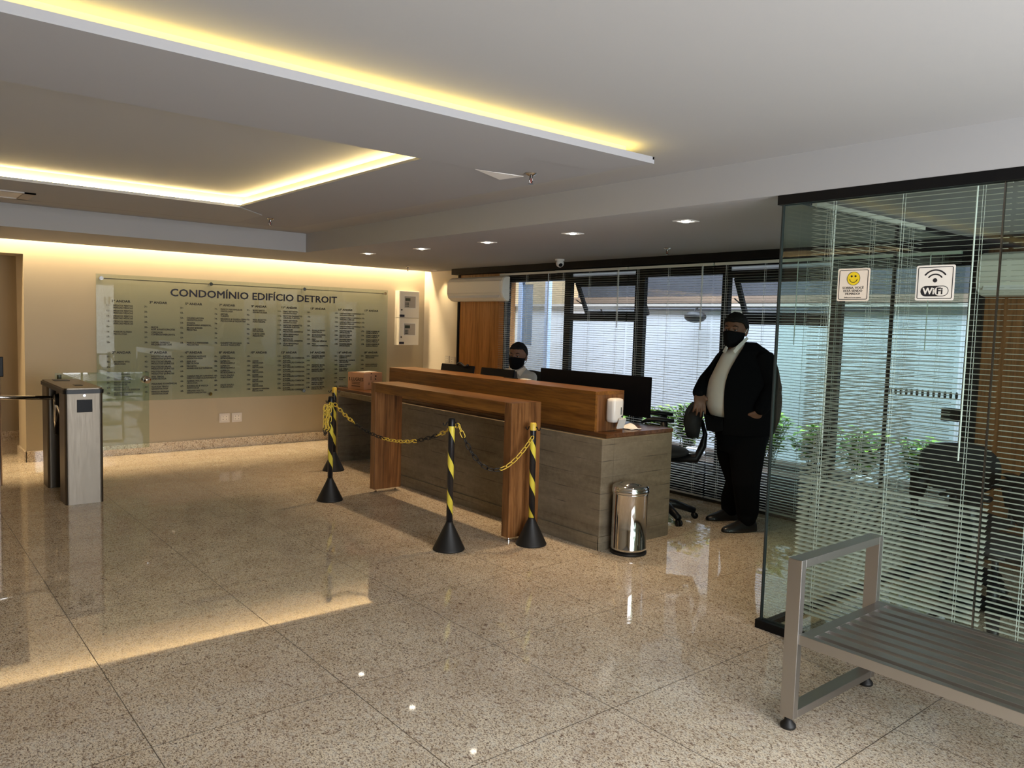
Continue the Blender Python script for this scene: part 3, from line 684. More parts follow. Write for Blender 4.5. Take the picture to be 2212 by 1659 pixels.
# ---------------------------------------------------------------- air conditioners
def aircon(label, y0, y1, z0, z1, mt):
    """split unit on a wall at x = 6.13; y0 is the end nearer the viewer"""
    t = thing('air_conditioner', label, 'air conditioner', (6.13, (y0 + y1) / 2, z0), 'wall air conditioners')
    prof = [(6.045, z0), (6.045, z1), (5.99, z1), (5.955, z1 - 0.02), (5.93, z1 - 0.06), (5.925, z0 + 0.10), (5.945, z0 + 0.045), (5.99, z0 + 0.008)]
    b = nb(); n = len(prof)
    ys = [y0, y0 + 0.02, y1 - 0.02, y1]; rr = []
    for i, y in enumerate(ys):
        sc_ = 0.94 if i in (0, 3) else 1.0; cx, cz = 6.06, (z0 + z1) / 2
        rr.append([b.verts.new((cx + (x - cx) * sc_ if x < 6.04 else x, y, cz + (z - cz) * sc_)) for x, z in prof])
    for a, c in zip(rr, rr[1:]):
        for k in range(n): b.faces.new((a[k], a[(k + 1) % n], c[(k + 1) % n], c[k]))
    b.faces.new(rr[0]); b.faces.new(rr[-1][::-1]); bmesh.ops.recalc_face_normals(b, faces=b.faces[:])
    obj('casing', b, mt, t)
    obj('mounting_plate', box(nb(), 6.045, 6.149, y0 + 0.3, y1 - 0.1, z0 + 0.04, z1 - 0.04), M['plate'], t)
    b = nb(); box(b, 5.921, 5.928, y0 + 0.04, y1 - 0.02, z0 + 0.105, z1 - 0.062, 0.002); obj('front_panel', b, mt, t)
    b = nb(); obox(b, V((5.937, (y0 + y1) / 2, z0 + 0.068)), V((0, 1, 0)), V((cos(radians(25)), 0, -sin(radians(25)))), V((sin(radians(25)), 0, cos(radians(25)))), (y1 - y0) / 2 - 0.05, 0.004, 0.03)
    obj('louver', b, M['white'], t)
    b = nb()
    for z in (z1 - 0.058, z0 + 0.10): box(b, 5.919, 5.923, y0 + 0.04, y1 - 0.03, z - 0.0025, z + 0.0025)
    for k in range(7): 
        box(b, 5.97, 6.06, y0 - 0.002, y0 + 0.002, z0 + 0.03 + k * 0.018, z0 + 0.033 + k * 0.018)
    obj('grooves', b, M['plate'], t)
    return t
aircon('white split air conditioner above the wood panel behind the seated man', 7.43, 8.60, 1.88, 2.185, M['offwhite'])
aircon('air conditioner inside the glass office, at the right edge', 1.06, 2.19, 1.89, 2.19, mat('office ac casing', (0.62, 0.60, 0.52), 0.4))

# ---------------------------------------------------------------- ceiling fittings
def downlight(label, x, y, z):
    t = thing('downlight', label, 'ceiling light', (x, y, z), 'row of square downlights over the reception')
    b = nb(); w, k = 0.062, 0.045
    box(b, x - w, x + w, y - w, y - k, z - 0.005, z); box(b, x - w, x + w, y + k, y + w, z - 0.005, z)
    box(b, x - w, x - k, y - k, y + k, z - 0.005, z); box(b, x + k, x + w, y - k, y + k, z - 0.005, z)
    obj('trim_ring', b, M['white'], t)
    b = nb(); lathe(b, [(0.0, -0.012), (0.018, -0.011), (0.026, -0.006), (0.03, -0.001)], 20, (x, y, z)); obj('lamp', b, M['lamp'], t)
    l = bpy.data.lights.new('spot', 'SPOT'); l.energy = 44; l.color = (1.0, 0.70, 0.40); l.spot_size = radians(85); l.spot_blend = 0.8; l.shadow_soft_size = 0.03
    o = bpy.data.objects.new('lamp_light', l); C.objects.link(o); o.location = (x, y, z - 0.03); o.parent = t; o.matrix_parent_inverse = Matrix.Translation(-t.location)
DL = [('square downlight nearest the glass office header', 4.165, 3.31), ('square downlight second from the glass office', 4.195, 4.41), ('square downlight in the middle of the reception row', 4.20, 5.49),
      ('square downlight above the far end of the wooden bar', 4.19, 6.52), ('square downlight farthest along the row, toward the directory board', 4.14, 7.49)]
for a in DL: downlight(a[0], a[1], a[2], ZL)
t = thing('downlight', 'small downlight in the ceiling corner grazing the ivory wall', 'ceiling light', (5.98, 9.02, ZL))
b = nb(); lathe(b, [(0.04, 0), (0.04, -0.005), (0.03, -0.006)], 20, (6.0, 9.02, ZL)); obj('trim_ring', b, M['white'], t)
l = bpy.data.lights.new('spot', 'SPOT'); l.energy = 14; l.color = (1.0, 0.76, 0.42); l.spot_size = radians(80); l.spot_blend = 1.0; l.shadow_soft_size = 0.03
o = bpy.data.objects.new('lamp_light', l); C.objects.link(o); o.location = (6.06, 9.02, ZL - 0.03); o.rotation_euler = (0, radians(-6), 0); o.parent = t; o.matrix_parent_inverse = Matrix.Translation(-t.location)

def sprinkler(label, x, y, z, s=1.0):
    t = thing('sprinkler_head', label, 'sprinkler', (x, y, z), 'sprinkler heads in the ceiling')
    b = nb(); lathe(b, [(0.031 * s, 0), (0.031 * s, -0.004), (0.022 * s, -0.012 * s), (0.012 * s, -0.016 * s)], 24, (x, y, z)); obj('escutcheon', b, M['chrome'], t)
    b = nb(); lathe(b, [(0.010 * s, -0.012 * s), (0.009 * s, -0.03 * s)], 16, (x, y, z))
    for q in (-1, 1): tube(b, [(x + q * 0.009 * s, y, z - 0.028 * s), (x + q * 0.012 * s, y, z - 0.042 * s), (x + q * 0.004 * s, y, z - 0.058 * s)], 0.0028 * s, 8)
    obj('frame_arms', b, M['dchrome'], t)
    b = nb(); tube(b, [(x, y, z - 0.03 * s), (x, y, z - 0.056 * s)], 0.0025 * s, 8); obj('glass_bulb', b, mat('red bulb', (0.3, 0.05, 0.03), 0.2), t)
    b = nb(); lathe(b, [(0.0, -0.058 * s), (0.014 * s, -0.058 * s), (0.014 * s, -0.061 * s), (0.0, -0.061 * s)], 20, (x, y, z)); obj('deflector', b, M['dchrome'], t)
sprinkler('sprinkler head on the near corner of the floating ceiling tray', 2.83, 3.32, ZS)
sprinkler('sprinkler head below the far corner of the ceiling tray', 2.64, 6.45, ZS)
sprinkler('sprinkler head over the reception, in front of the black window header', 5.43, 4.505, ZL)
sprinkler('sprinkler head near the ceiling corner above the alarm panels', 5.41, 8.74, ZL)
t = thing('security_camera', 'small white dome security camera on the ceiling before the windows', 'security camera', (5.74, 6.22, ZL))
b = nb(); lathe(b, [(0.05, 0), (0.05, -0.014), (0.042, -0.02)], 28, (5.74, 6.22, ZL)); obj('mount', b, M['white'], t)
b = nb(); ell(b, (5.735, 6.21, ZL - 0.045), 0.043); obj('dome_housing', b, M['white'], t, True)
b = nb(); ell(b, (5.722, 6.185, ZL - 0.062), (0.022, 0.022, 0.022)); obj('lens', b, M['gblack'], t, True)
t = thing('air_vent', 'white two-section air vent under the ceiling tray, at the left edge', 'air vent', (0.4, 6.7, ZS))
b = nb(); x0, x1, y0, y1 = 0.06, 0.95, 6.50, 6.90
for r in ((x0, x1, y0, y0 + 0.03), (x0, x1, y1 - 0.03, y1), (x0, x0 + 0.05, y0, y1), (x1 - 0.07, x1, y0, y1), (0.70, 0.73, y0, y1), (0.38, 0.41, y0, y1)): box(b, *r, ZS - 0.014, ZS - 0.002)
obj('frame', b, mat('vent frame', (0.40, 0.36, 0.32), 0.6), t)
b = nb(); box(b, x0 + 0.05, x1 - 0.07, y0 + 0.03, y1 - 0.03, ZS - 0.008, ZS - 0.004); obj('louver_panel', b, M['white'], t)

# ---------------------------------------------------------------- reception counter
b = nb()
box(b, 4.025, 4.15, 3.85, 7.0, 0.0, 0.805, 0.006); box(b, 4.15, 4.80, 3.85, 3.97, 0.0, 0.805, 0.006)
t = thing('reception_counter', 'board-marked concrete reception counter base', 'counter', (4.4, 3.9, 0))
obj('concrete_body', b, M['concrete'], t)
obj('end_panel', box(nb(), 4.06, 4.72, 7.97, 8.07, 0.0, 0.745, 0.005), M['concrete'], t)
obj('slab', box(nb(), 4.065, 4.80, 7.0, 8.07, 0.745, 0.805, 0.004), M['concrete'], t)
b = nb(); box(b, 4.012, 4.026, 3.84, 7.0, 0.0, 0.098, 0.003); box(b, 4.012, 4.775, 3.838, 3.852, 0.0, 0.098, 0.003); obj('plinth', b, M['concrete'], t)
b = nb(); box(b, 4.075, 4.82, 3.86, 8.08, 0.806, 0.836, 0.003)
o = obj('worktop', b, M['wood_top']); tag(o, 'dark wooden worktop lying on the concrete reception counter', 'worktop')
t = thing('raised_bar', 'long raised wooden bar standing on the reception worktop', 'counter bar', (4.23, 5.4, 0.836))
b = nb(); box(b, 4.078, 4.10, 3.985, 6.90, 0.837, 1.105, 0.002); obj('front_board', b, M['wood_bar'], t)
b = nb(); box(b, 4.078, 4.38, 3.985, 6.90, 1.105, 1.133, 0.002); obj('top_board', b, M['wood_bar'], t)
b = nb(); box(b, 4.10, 4.378, 3.985, 4.01, 0.837, 1.105, 0.001); obj('end_board', b, M['wood_leg'], t)
b = nb(); box(b, 4.10, 4.378, 6.875, 6.90, 0.837, 1.105, 0.001); obj('end_board', b, M['wood_leg'], t)
# portal side table
t = thing('portal_table', 'tall wooden portal-shaped table standing before the reception counter', 'table', (3.74, 5.4, 0))
b = nb(); box(b, 3.60, 3.885, 4.44, 6.33, 0.945, 1.03, 0.001); obj('top', b, M['wood_bar'], t)
for y in (4.36, 6.33):
    l_ = obj('leg', box(nb(), 3.60, 3.885, y, y + 0.08, 0.035, 1.03, 0.001), M['wood_leg'], t)
    for x in (3.64, 3.85):
        b = nb(); lathe(b, [(0.013, 0), (0.013, 0.01), (0.006, 0.014), (0.006, 0.035)], 16, (x, y + 0.04, 0)); obj('levelling_foot', b, M['chrome'], l_)

# soap dispenser
t = thing('soap_dispenser', 'white soap dispenser fixed on the right end of the raised bar', 'dispenser', (4.265, 3.985, 0.87))
b = nb(); box(b, 4.180, 4.290, 3.895, 3.984, 0.905, 1.085, 0.026); obj('case', b, M['white'], t, True)
b = nb(); obox(b, V((4.252, 3.885, 0.902)), V((1, 0, 0)), V((0, cos(radians(20)), sin(radians(20)))), V((0, -sin(radians(20)), cos(radians(20)))), 0.036, 0.008, 0.042, 0.005); obj('push_lever', b, M['white'], t)
b = nb(); box(b, 4.252, 4.260, 3.8935, 3.896, 0.965, 1.02); obj('level_window', b, M['screen'], t)
b = nb(); box(b, 4.258, 4.278, 3.8935, 3.896, 0.948, 0.956); obj('maker_mark', b, M['navy'], t)
# crumpled cloth
b = nb(); ys = 10
gr = [[b.verts.new((4.42 + 0.012 * i + random.uniform(-.004, .004), 3.93 + 0.014 * j + random.uniform(-.004, .004), 0.8375 + max(0, 0.028 * sin(i * 1.3 + j * 0.6) * sin(pi * i / 9) * sin(pi * j / 9) + 0.012 * sin(pi * i / 9) * sin(pi * j / 9) + random.uniform(0, .004)))) for i in range(10)] for j in range(10)]
for j in range(9):
    for i in range(9): b.faces.new((gr[j][i], gr[j][i + 1], gr[j + 1][i + 1], gr[j + 1][i]))
o = obj('cleaning_cloth', b, M['paper'], None, True); sm = o.modifiers.new('s', 'SOLIDIFY'); sm.thickness = 0.002; sm.offset = 1
tag(o, 'crumpled white cloth lying on the worktop behind the raised bar end', 'cloth')

# monitors
def monitor(label, c, w, h, yaw, tilt, zt, thick=0.02, group=None):
    """c = (x, y), screen faces +x turned by yaw, its back is seen from the entrance"""
    t = thing('monitor', label, 'monitor', (c[0], c[1], 0.8365), group)
    f = V((cos(yaw), sin(yaw), 0)); s_ = V((-sin(yaw), cos(yaw), 0)); u = (EZ * cos(tilt) + f * sin(tilt)).normalized(); n = s_.cross(u)
    cc = V((c[0], c[1], zt)) - u * (h / 2)
    b = nb(); obox(b, cc, n, s_, u, thick / 2, w / 2, h / 2, 0.004); obj('housing', b, M['gblack'], t)
    b = nb(); obox(b, cc - u * (h * 0.16) - n * (thick * 0.5 + 0.008), n, s_, u, 0.008, w * 0.30, h * 0.22, 0.006); obj('back_bulge', b, M['black'], t)
    b = nb(); obox(b, cc + n * (thick / 2 + 0.001), n, s_, u, 0.001, w / 2 - 0.01, h / 2 - 0.01); obj('screen', b, M['screen'], t)
    b = nb(); base = V((c[0], c[1], 0.8365)); tube(b, [cc - n * 0.03, base - f * 0.04 + EZ * 0.02], 0.016, 12); obox(b, base + EZ * 0.006, f, s_, EZ, 0.09, 0.13 if w > 0.7 else 0.10, 0.006, 0.003)
    obj('stand', b, M['black'], t)
monitor('large black monitor at the right end of the reception counter', (4.66, 4.60), 1.22, 0.32, radians(3), 0.0, 1.225)
monitor('small black monitor behind the bar, nearer the wood panel', (4.5, 6.30), 0.50, 0.30, radians(4), radians(10), 1.190, group='small monitors behind the bar')
monitor('small black monitor behind the bar, beside the seated man', (4.5, 5.665), 0.45, 0.30, radians(4), radians(10), 1.190, group='small monitors behind the bar')
# cable knot on the far monitor
b = nb(); tube(b, [(4.48, 6.2 + 0.03 * q, 1.195 + 0.016 * sin(q * 1.1)) for q in range(-3, 4)], 0.012, 8); o = obj('webcam', b, M['black'], None, True); tag(o, 'small black webcam lying on top of the far small monitor', 'webcam')
# pen, card
b = nb(); tube(b, [(4.30, 5.33, 1.1365), (4.33, 5.17, 1.1365)], 0.003, 8); o = obj('pen', b, M['black']); tag(o, 'black pen lying on the raised bar before the seated man', 'pen')
b = nb(); box(b, 4.32, 4.37, 5.04, 5.13, 1.1335, 1.140, 0.001); o = obj('card_box', b, M['paper']); tag(o, 'small white card box on the raised bar before the seated man', 'card box')
# items on the low end of the counter
t = thing('cardboard_box', 'brown cardboard box with printed handling marks on the low counter end', 'box', (4.3, 7.5, 0.836), rz=0)
P = [W(736, 837, 7.98 * 1.0), W(766, 842, 7.9)]
a = V((4.125, 7.875, 0.8365)); c_ = V((4.195, 7.645, 0.8365))
u1 = (c_ - a).normalized(); u2 = V((u1.y * -1, u1.x, 0)); 
if u2.x < 0: u2 = -u2
wA, wB, hB = 0.245, 0.29, 0.185
cc = a + u1 * (wA / 2) + u2 * (wB / 2) + EZ * (hB / 2)
b = nb(); obox(b, cc, u1, u2, EZ, wA / 2, wB / 2, hB / 2, 0.002); obj('carton', b, M['cardboard'], t)
b = nb(); n1 = -u2
add_text(b, 'LUGRES', 0.052, a + u1 * 0.055 + EZ * 0.095 + n1 * 0.0015, u1, EZ, ext=0.0004, bold=0.0008)
for k, (w_, z_) in enumerate(((0.13, 0.078), (0.12, 0.062), (0.13, 0.036))): obox(b, a + u1 * 0.125 + EZ * z_ + n1 * 0.001, u1, u2, EZ, w_ / 2, 0.0006, 0.0028 + 0.001 * (k == 2))
obox(b, a + u1 * 0.028 + EZ * 0.12 + n1 * 0.001, u1, u2, EZ, 0.006, 0.0006, 0.012); obox(b, a + u1 * 0.030 + EZ * 0.098 + n1 * 0.001, u1, u2, EZ, 0.009, 0.0006, 0.005)
cf = a + u1 * wA; n2 = u1
def mk(s0, z0, hw, hz): obox(b, cf + u2 * s0 + EZ * z0 + n2 * 0.001, u2, u1, EZ, hw, 0.0006, hz)
mk(0.11, 0.125, 0.004, 0.022); mk(0.185, 0.147, 0.010, 0.010); mk(0.18, 0.115, 0.008, 0.007); mk(0.185, 0.108, 0.009, 0.004); mk(0.08, 0.065, 0.004, 0.014)
mk(0.135, 0.075, 0.016, 0.010); mk(0.135, 0.055, 0.008, 0.010); mk(0.135, 0.035, 0.003, 0.009); mk(0.19, 0.065, 0.005, 0.014); mk(0.115, 0.176, 0.010, 0.006)
obj('printing', b, mat('carton print', (0.05, 0.022, 0.014), 0.7), t)
b = nb(); obox(b, cc + EZ * (hB / 2 + 0.004) + u2 * 0.02, u1, (u2 + EZ * 0.02).normalized(), EZ, 0.06, 0.10, 0.001); o = obj('paper_sheet', b, M['paper']); tag(o, 'white paper sheet lying on top of the brown cardboard box', 'paper')
b = nb(); prism(b, [V((4.20, 7.24, 0)), V((4.17, 6.95, 0)), V((4.42, 6.92, 0)), V((4.55, 7.3, 0))], V((0, 0, 0.8368)), V((0, 0, 0.8385))); o = obj('paper_sheet', b, M['paper']); tag(o, 'white paper sheets lying on the low counter end beside the table leg', 'paper')
b = nb(); lathe(b, [(0.0, 0.0), (0.03, 0.0), (0.036, 0.09), (0.033, 0.09), (0.028, 0.005), (0.0, 0.005)], 24, (4.30, 7.12, 0.8385), cap=False); o = obj('paper_cup', b, M['white'], None, True); tag(o, 'white cup on the low counter end, peeking out behind the portal table', 'cup')

# ---------------------------------------------------------------- waste bin
t = thing('waste_bin', 'polished steel cylindrical waste bin beside the concrete counter', 'bin', (4.175, 3.700, 0))
bc = (4.175, 3.700, 0)
b = nb(); lathe(b, [(0.128, 0.0), (0.131, 0.004), (0.131, 0.016), (0.126, 0.018)], 48, bc); obj('base_ring', b, M['rubber'], t, True)
b = nb(); lathe(b, [(0.125, 0.018), (0.125, 0.04), (0.127, 0.043), (0.125, 0.046), (0.125, 0.425), (0.127, 0.43), (0.127, 0.436)], 64, bc); obj('body', b, M['chrome'], t, True)
b = nb(); lathe(b, [(0.131, 0.437), (0.133, 0.441), (0.133, 0.462), (0.128, 0.468), (0.131, 0.472), (0.126, 0.484), (0.112, 0.492), (0.088, 0.494), (0.086, 0.486)], 64, bc); obj('lid_ring', b, M['chrome'], t, True)
b = nb(); lathe(b, [(0.084, 0.484), (0.07, 0.496), (0.05, 0.506), (0.025, 0.512), (0.0, 0.513)], 48, bc, cap=False); obj('swing_flap', b, M['chrome'], t, True)

# ---------------------------------------------------------------- stanchions
def stanchion(label, x, y, h, lean=(0, 0), rot=0, dark_top=False, hooks=True):
    t = thing('stanchion', label, 'stanchion', (x, y, 0), 'striped chain stanchions'); t.rotation_euler = (lean[0], lean[1], rot)
    b = nb(); lathe(b, [(0.112, 0.0), (0.114, 0.006), (0.111, 0.012), (0.026, 0.19), (0.0255, 0.20), (0.0, 0.20)], 40); lobj('cone_base', b, M['rubber'], t, True)
    b = nb(); lathe(b, [(0.0, 0.19), (0.0228, 0.19), (0.0228, h - 0.05)], 28, cap=False); lobj('pole', b, M['hazard'], t, True)
    b = nb(); lathe(b, [(0.0245, h - 0.055), (0.0245, h - 0.008), (0.019, h), (0.0, h)], 28, cap=False); lobj('cap', b, M['black'] if dark_top else M['yellow'], t, True)
    if hooks:
        for s_ in (-1, 1):
            b = nb(); pts = [(s_ * 0.022, 0, h - 0.03), (s_ * 0.034, 0, h - 0.032), (s_ * 0.040, 0, h - 0.047), (s_ * 0.048, 0, h - 0.054), (s_ * 0.057, 0, h - 0.048), (s_ * 0.060, 0, h - 0.034)]
            tube(b, pts, 0.0042, 8); lobj('hook', b, M['black'], t, True)
    return t
ra = math.atan2(-0.634, 0.772)
stanchion('striped stanchion in front, between the portal table legs', 3.15, 4.47, 0.935, rot=ra, dark_top=True)
stanchion('striped stanchion with yellow top, beside the right table leg', 3.725, 4.243, 0.895, lean=(0, 0.015), rot=ra + 2.6)
stanchion('striped stanchion holding the bundle of chain, left of the table', 3.14, 6.30, 0.925, lean=(0, 0), rot=ra + 1.0, dark_top=True)
stanchion('striped stanchion standing behind the one with the chain bundle', 3.80, 7.55, 0.885, rot=ra + 0.4)

# ---------------------------------------------------------------- chains
LINK_Y = None; LINK_K = None
def link_mesh(mt):
    b = nb(); L, Wd, r = 0.027, 0.0135, 0.0036; pts = []
    for k in range(20):
        a = 2 * pi * k / 20; cx = (L - Wd) * (1 if cos(a) > 0 else -1) if abs(cos(a)) > 1e-6 else 0
        pts.append(V((cx + Wd * cos(a), Wd * sin(a), 0)))
    rings = []
    for k in range(20):
        d = (pts[(k + 1) % 20] - pts[k - 1]).normalized(); x = d.cross(EZ)
        rings.append([b.verts.new(pts[k] + (x * cos(2 * pi * q / 7) + EZ * sin(2 * pi * q / 7)) * r) for q in range(7)])
    for k in range(20):
        a_, c = rings[k], rings[(k + 1) % 20]
        for q in range(7): b.faces.new((a_[q], c[q], c[(q + 1) % 7], a_[(q + 1) % 7]))
    bmesh.ops.recalc_face_normals(b, faces=b.faces[:])
    me = bpy.data.meshes.new('chain_link'); b.to_mesh(me); b.free(); me.materials.append(mt)
    for p in me.polygons: p.use_smooth = True
    return me
LY, LK = link_mesh(M['yellow']), link_mesh(M['black'])
def chain(label, pts, colour, group=None, pitch=0.0465):
    """pts dense polyline; colour(u) -> True for yellow"""
    t = thing('plastic_chain', label, 'chain', tuple(pts[0]), group)
    cum = [0]
    for a, c in zip(pts, pts[1:]): cum.append(cum[-1] + (c - a).length)
    tot = cum[-1]; n = int(tot / pitch)
    for i in range(n):
        s_ = (i + 0.5) * tot / n; k = max(j for j in range(len(cum)) if cum[j] <= s_ + 1e-9); k = min(k, len(pts) - 2)
        f = (s_ - cum[k]) / max(1e-9, cum[k + 1] - cum[k]); p = pts[k].lerp(pts[k + 1], f); d = (pts[k + 1] - pts[k]).normalized()
        x, y, _ = frame_of(d)
        if i % 2: x, y = y, -x
        c0, s0 = cos(0.5), sin(0.5); x, y = x * c0 + y * s0, y * c0 - x * s0
        o = bpy.data.objects.new('chain_link', LY if colour(s_ / tot) else LK); C.objects.link(o)
        mm = Matrix.Identity(4)
        for q in range(3): mm[q][0] = d[q]; mm[q][1] = x[q]; mm[q][2] = y[q]
        mm.translation = p - t.location; o.parent = t; o.matrix_basis = mm
    return t
def sagging(a, c, sag, skew=0.0, n=60):
    out = []
    for i in range(n + 1):
        u = i / n; uu = u + skew * u * (1 - u); p = V(a).lerp(V(c), u); p.z -= sag * 4 * uu * (1 - uu); out.append(p)
    return out
h1 = V((3.15, 6.26, 0.865)); h2 = V((3.185, 4.43, 0.893)); h3 = V((3.695, 4.225, 0.80))
chain('black and yellow plastic chain sagging between the left and front stanchions', sagging(h1, h2, 0.215), lambda u: u < 0.2 or 0.44 < u < 0.70 or u > 0.84, 'chains on the stanchions')
h2b = h2 + V((0.006, 0.012, -0.004))
chain('black and yellow plastic chain sagging between the front and right stanchions', sagging(h2b, h3, 0.285, 0.15), lambda u: u < 0.14 or u > 0.56, 'chains on the stanchions')
bp = []
for k, (dx, zb) in enumerate(((-0.035, 0.64), (-0.05, 0.60), (-0.02, 0.66))):
    x = 3.14 + dx - 0.01 * k; y = 6.25 + 0.012 * k
    if k == 0: bp += [V((3.12, 6.27, 0.87)), V((x, y, 0.82))]
    bp += [V((x, y, zb + 0.03)), V((x - 0.008, y + 0.006, zb)), V((x - 0.016, y + 0.006, zb + 0.03)), V((x - 0.014, y + 0.006, 0.82)), V((x - 0.006, y + 0.01, 0.845))]
chain('bundle of spare yellow plastic chain hanging from the left stanchion', bp, lambda u: (u < 0.14 or u > 0.2) and (u < 0.5 or u > 0.55) and u < 0.92, None, 0.04)

# ---------------------------------------------------------------- turnstile and glass gate
t = thing('turnstile', 'brushed steel tripod turnstile with a black rimmed top, at the left', 'turnstile', (1.38, 7.8, 0))
def rpost(b, x0, x1, y0, y1, z0, z1, r=0.028):
    pts = []
    for cx, cy, a0 in ((x1 - r, y1 - r, 0), (x0 + r, y1 - r, 90), (x0 + r, y0 + r, 180), (x1 - r, y0 + r, 270)):
        for q in range(6):
            a_ = radians(a0 + q * 18); pts.append(V((cx + r * cos(a_), cy + r * sin(a_), 0)))
    return prism(b, pts, EZ * z0, EZ * z1)
o = obj('front_pedestal', rpost(nb(), 1.235, 1.522, 7.24, 7.50, 0.0, 0.925), M['steel'], t, False)
obj('rear_pedestal', rpost(nb(), 1.235, 1.522, 8.05, 8.32, 0.0, 0.925), M['steel'], t)
b = nb(); box(b, 1.37, 1.50, 7.5, 8.05, 0.70, 0.925); box(b, 1.44, 1.50, 7.5, 8.05, 0.0, 0.70); obj('mechanism_housing', b, M['dchrome'], t)
b = nb(); rpost(b, 1.225, 1.532, 7.23, 8.33, 0.925, 0.958, 0.035); obj('black_rim', b, M['black'], t)
b = nb(); rpost(b, 1.235, 1.522, 7.25, 8.31, 0.957, 0.970, 0.03); lid = obj('top_cover', b, M['steel'], t)
b = nb(); box(b, 1.36, 1.42, 7.50, 7.60, 0.9695, 0.974); obj('indicator', b, M['gblack'], lid)
b = nb(); box(b, 1.30, 1.42, 8.05, 8.2, 0.9695, 0.974); obj('indicator', b, M['gblack'], lid)
b = nb(); box(b, 1.325, 1.44, 7.236, 7.242, 0.77, 0.875, 0.003); obj('card_reader_window', b, M['gblack'], t)
b = nb(); tube(b, [(1.38, 7.242, 0.91), (1.38, 7.232, 0.91)], 0.011, 16); obj('lock', b, M['chrome'], t)
b = nb(); box(b, 1.29, 1.37, 7.56, 7.96, 0.755, 0.915, 0.01); tube(b, [(1.30, 7.78, 0.83), (1.25, 7.78, 0.83)], [0.06, 0.045], 24); hub = obj('tripod_hub', b, M['black'], t)
for e in ((0.45, 7.78, 0.885), (1.30, 8.02, 0.50), (1.34, 7.62, 0.50)):
    b = nb(); s0 = V((1.26, 7.78, 0.845)); e = V(e); caps(b, [s0 + (e - s0) * 0.05, e], [0.018, 0.018], 16); obj('arm', b, M['chrome'], hub, True)
t = thing('glass_gate', 'clear glass swing gate with a round steel knob, behind the turnstile', 'gate', (1.75, 8.42, 0))
obj('glass_panel', box(nb(), 1.36, 2.19, 8.415, 8.425, 0.25, 1.018), glass('gate glass', (0.84, 0.91, 0.87), 1.5), t)
b = nb(); tube(b, [(2.16, 8.37, 0.94), (2.16, 8.47, 0.94)], 0.012, 14); tube(b, [(2.16, 8.375, 0.94), (2.16, 8.362, 0.94)], 0.036, 28); tube(b, [(2.16, 8.465, 0.94), (2.16, 8.478, 0.94)], 0.036, 28); obj('knob', b, M['chrome'], t, True)
b = nb(); tube(b, [(1.40, 8.45, 0.0), (1.40, 8.45, 1.0)], 0.02, 16); box(b, 1.36, 1.44, 8.426, 8.45, 0.33, 0.4); box(b, 1.36, 1.44, 8.426, 8.45, 0.85, 0.92); obj('hinge_post', b, M['steel'], t)
# access terminal at the left border
t = thing('access_terminal', 'slim access terminal with black screen, cut by the left border', 'terminal', (0.86, 8.4, 0))
b = nb(); rpost(b, 0.80, 0.925, 8.36, 8.46, 0.0, 0.99, 0.03); obj('column', b, mat('pinkish steel', (0.45, 0.36, 0.32), 0.35, 1.0), t)
b = nb(); box(b, 0.78, 0.945, 8.36, 8.40, 0.995, 1.175, 0.006); obj('screen', b, M['gblack'], t)

# ---------------------------------------------------------------- bench
t = thing('steel_bench', 'brushed stainless steel slatted bench with squared armrest loop, at the right', 'bench', (3.2, 0.8, 0))
def sideframe(y0, y1):
    b = nb(); T_ = 0.034
    box(b, 2.84, 2.84 + T_, y0, y1, 0.045, 0.70, 0.0025); box(b, 3.49, 3.49 + T_, y0, y1, 0.045, 0.70, 0.0025)
    box(b, 2.84 + T_, 3.49, y0 + 0.0003, y1 - 0.0003, 0.70 - T_, 0.6995, 0.0025); box(b, 2.84 + T_, 3.49, y0 + 0.0003, y1 - 0.0003, 0.0455, 0.045 + T_, 0.0025)
    o = obj('side_frame', b, M['bsteel'], t)
    for x in (2.857, 3.507):
        b = nb(); lathe(b, [(0.0, 0.0), (0.029, 0.0), (0.032, 0.006), (0.030, 0.016), (0.017, 0.028), (0.014, 0.045), (0.0, 0.045)], 24, (x, (y0 + y1) / 2, 0)); obj('glide', b, M['rubber'], o, True)
M['bsteel'] = mat('bench steel', (0.46, 0.44, 0.42), 0.36, 1.0)
sideframe(1.605, 1.665); sideframe(-0.17, -0.11)
b = nb(); zt, zb = 0.400, 0.358; box(b, 2.846, 2.874, -0.11, 1.605, zb, zt, 0.002); box(b, 3.49, 3.518, -0.11, 1.605, zb, zt, 0.002)
box(b, 2.874, 3.49, 1.555, 1.605, zb, zt - 0.0005, 0.002); box(b, 2.874, 3.49, -0.11, -0.06, zb, zt - 0.0005, 0.002); obj('seat_frame', b, M['bsteel'], t)
for i in range(7):
    x0 = 2.874 + 0.033 + i * 0.0825
    obj('seat_slat', box(nb(), x0, x0 + 0.050, -0.06, 1.555, zt - 0.03, zt - 0.001, 0.002), M['bsteel'], t)

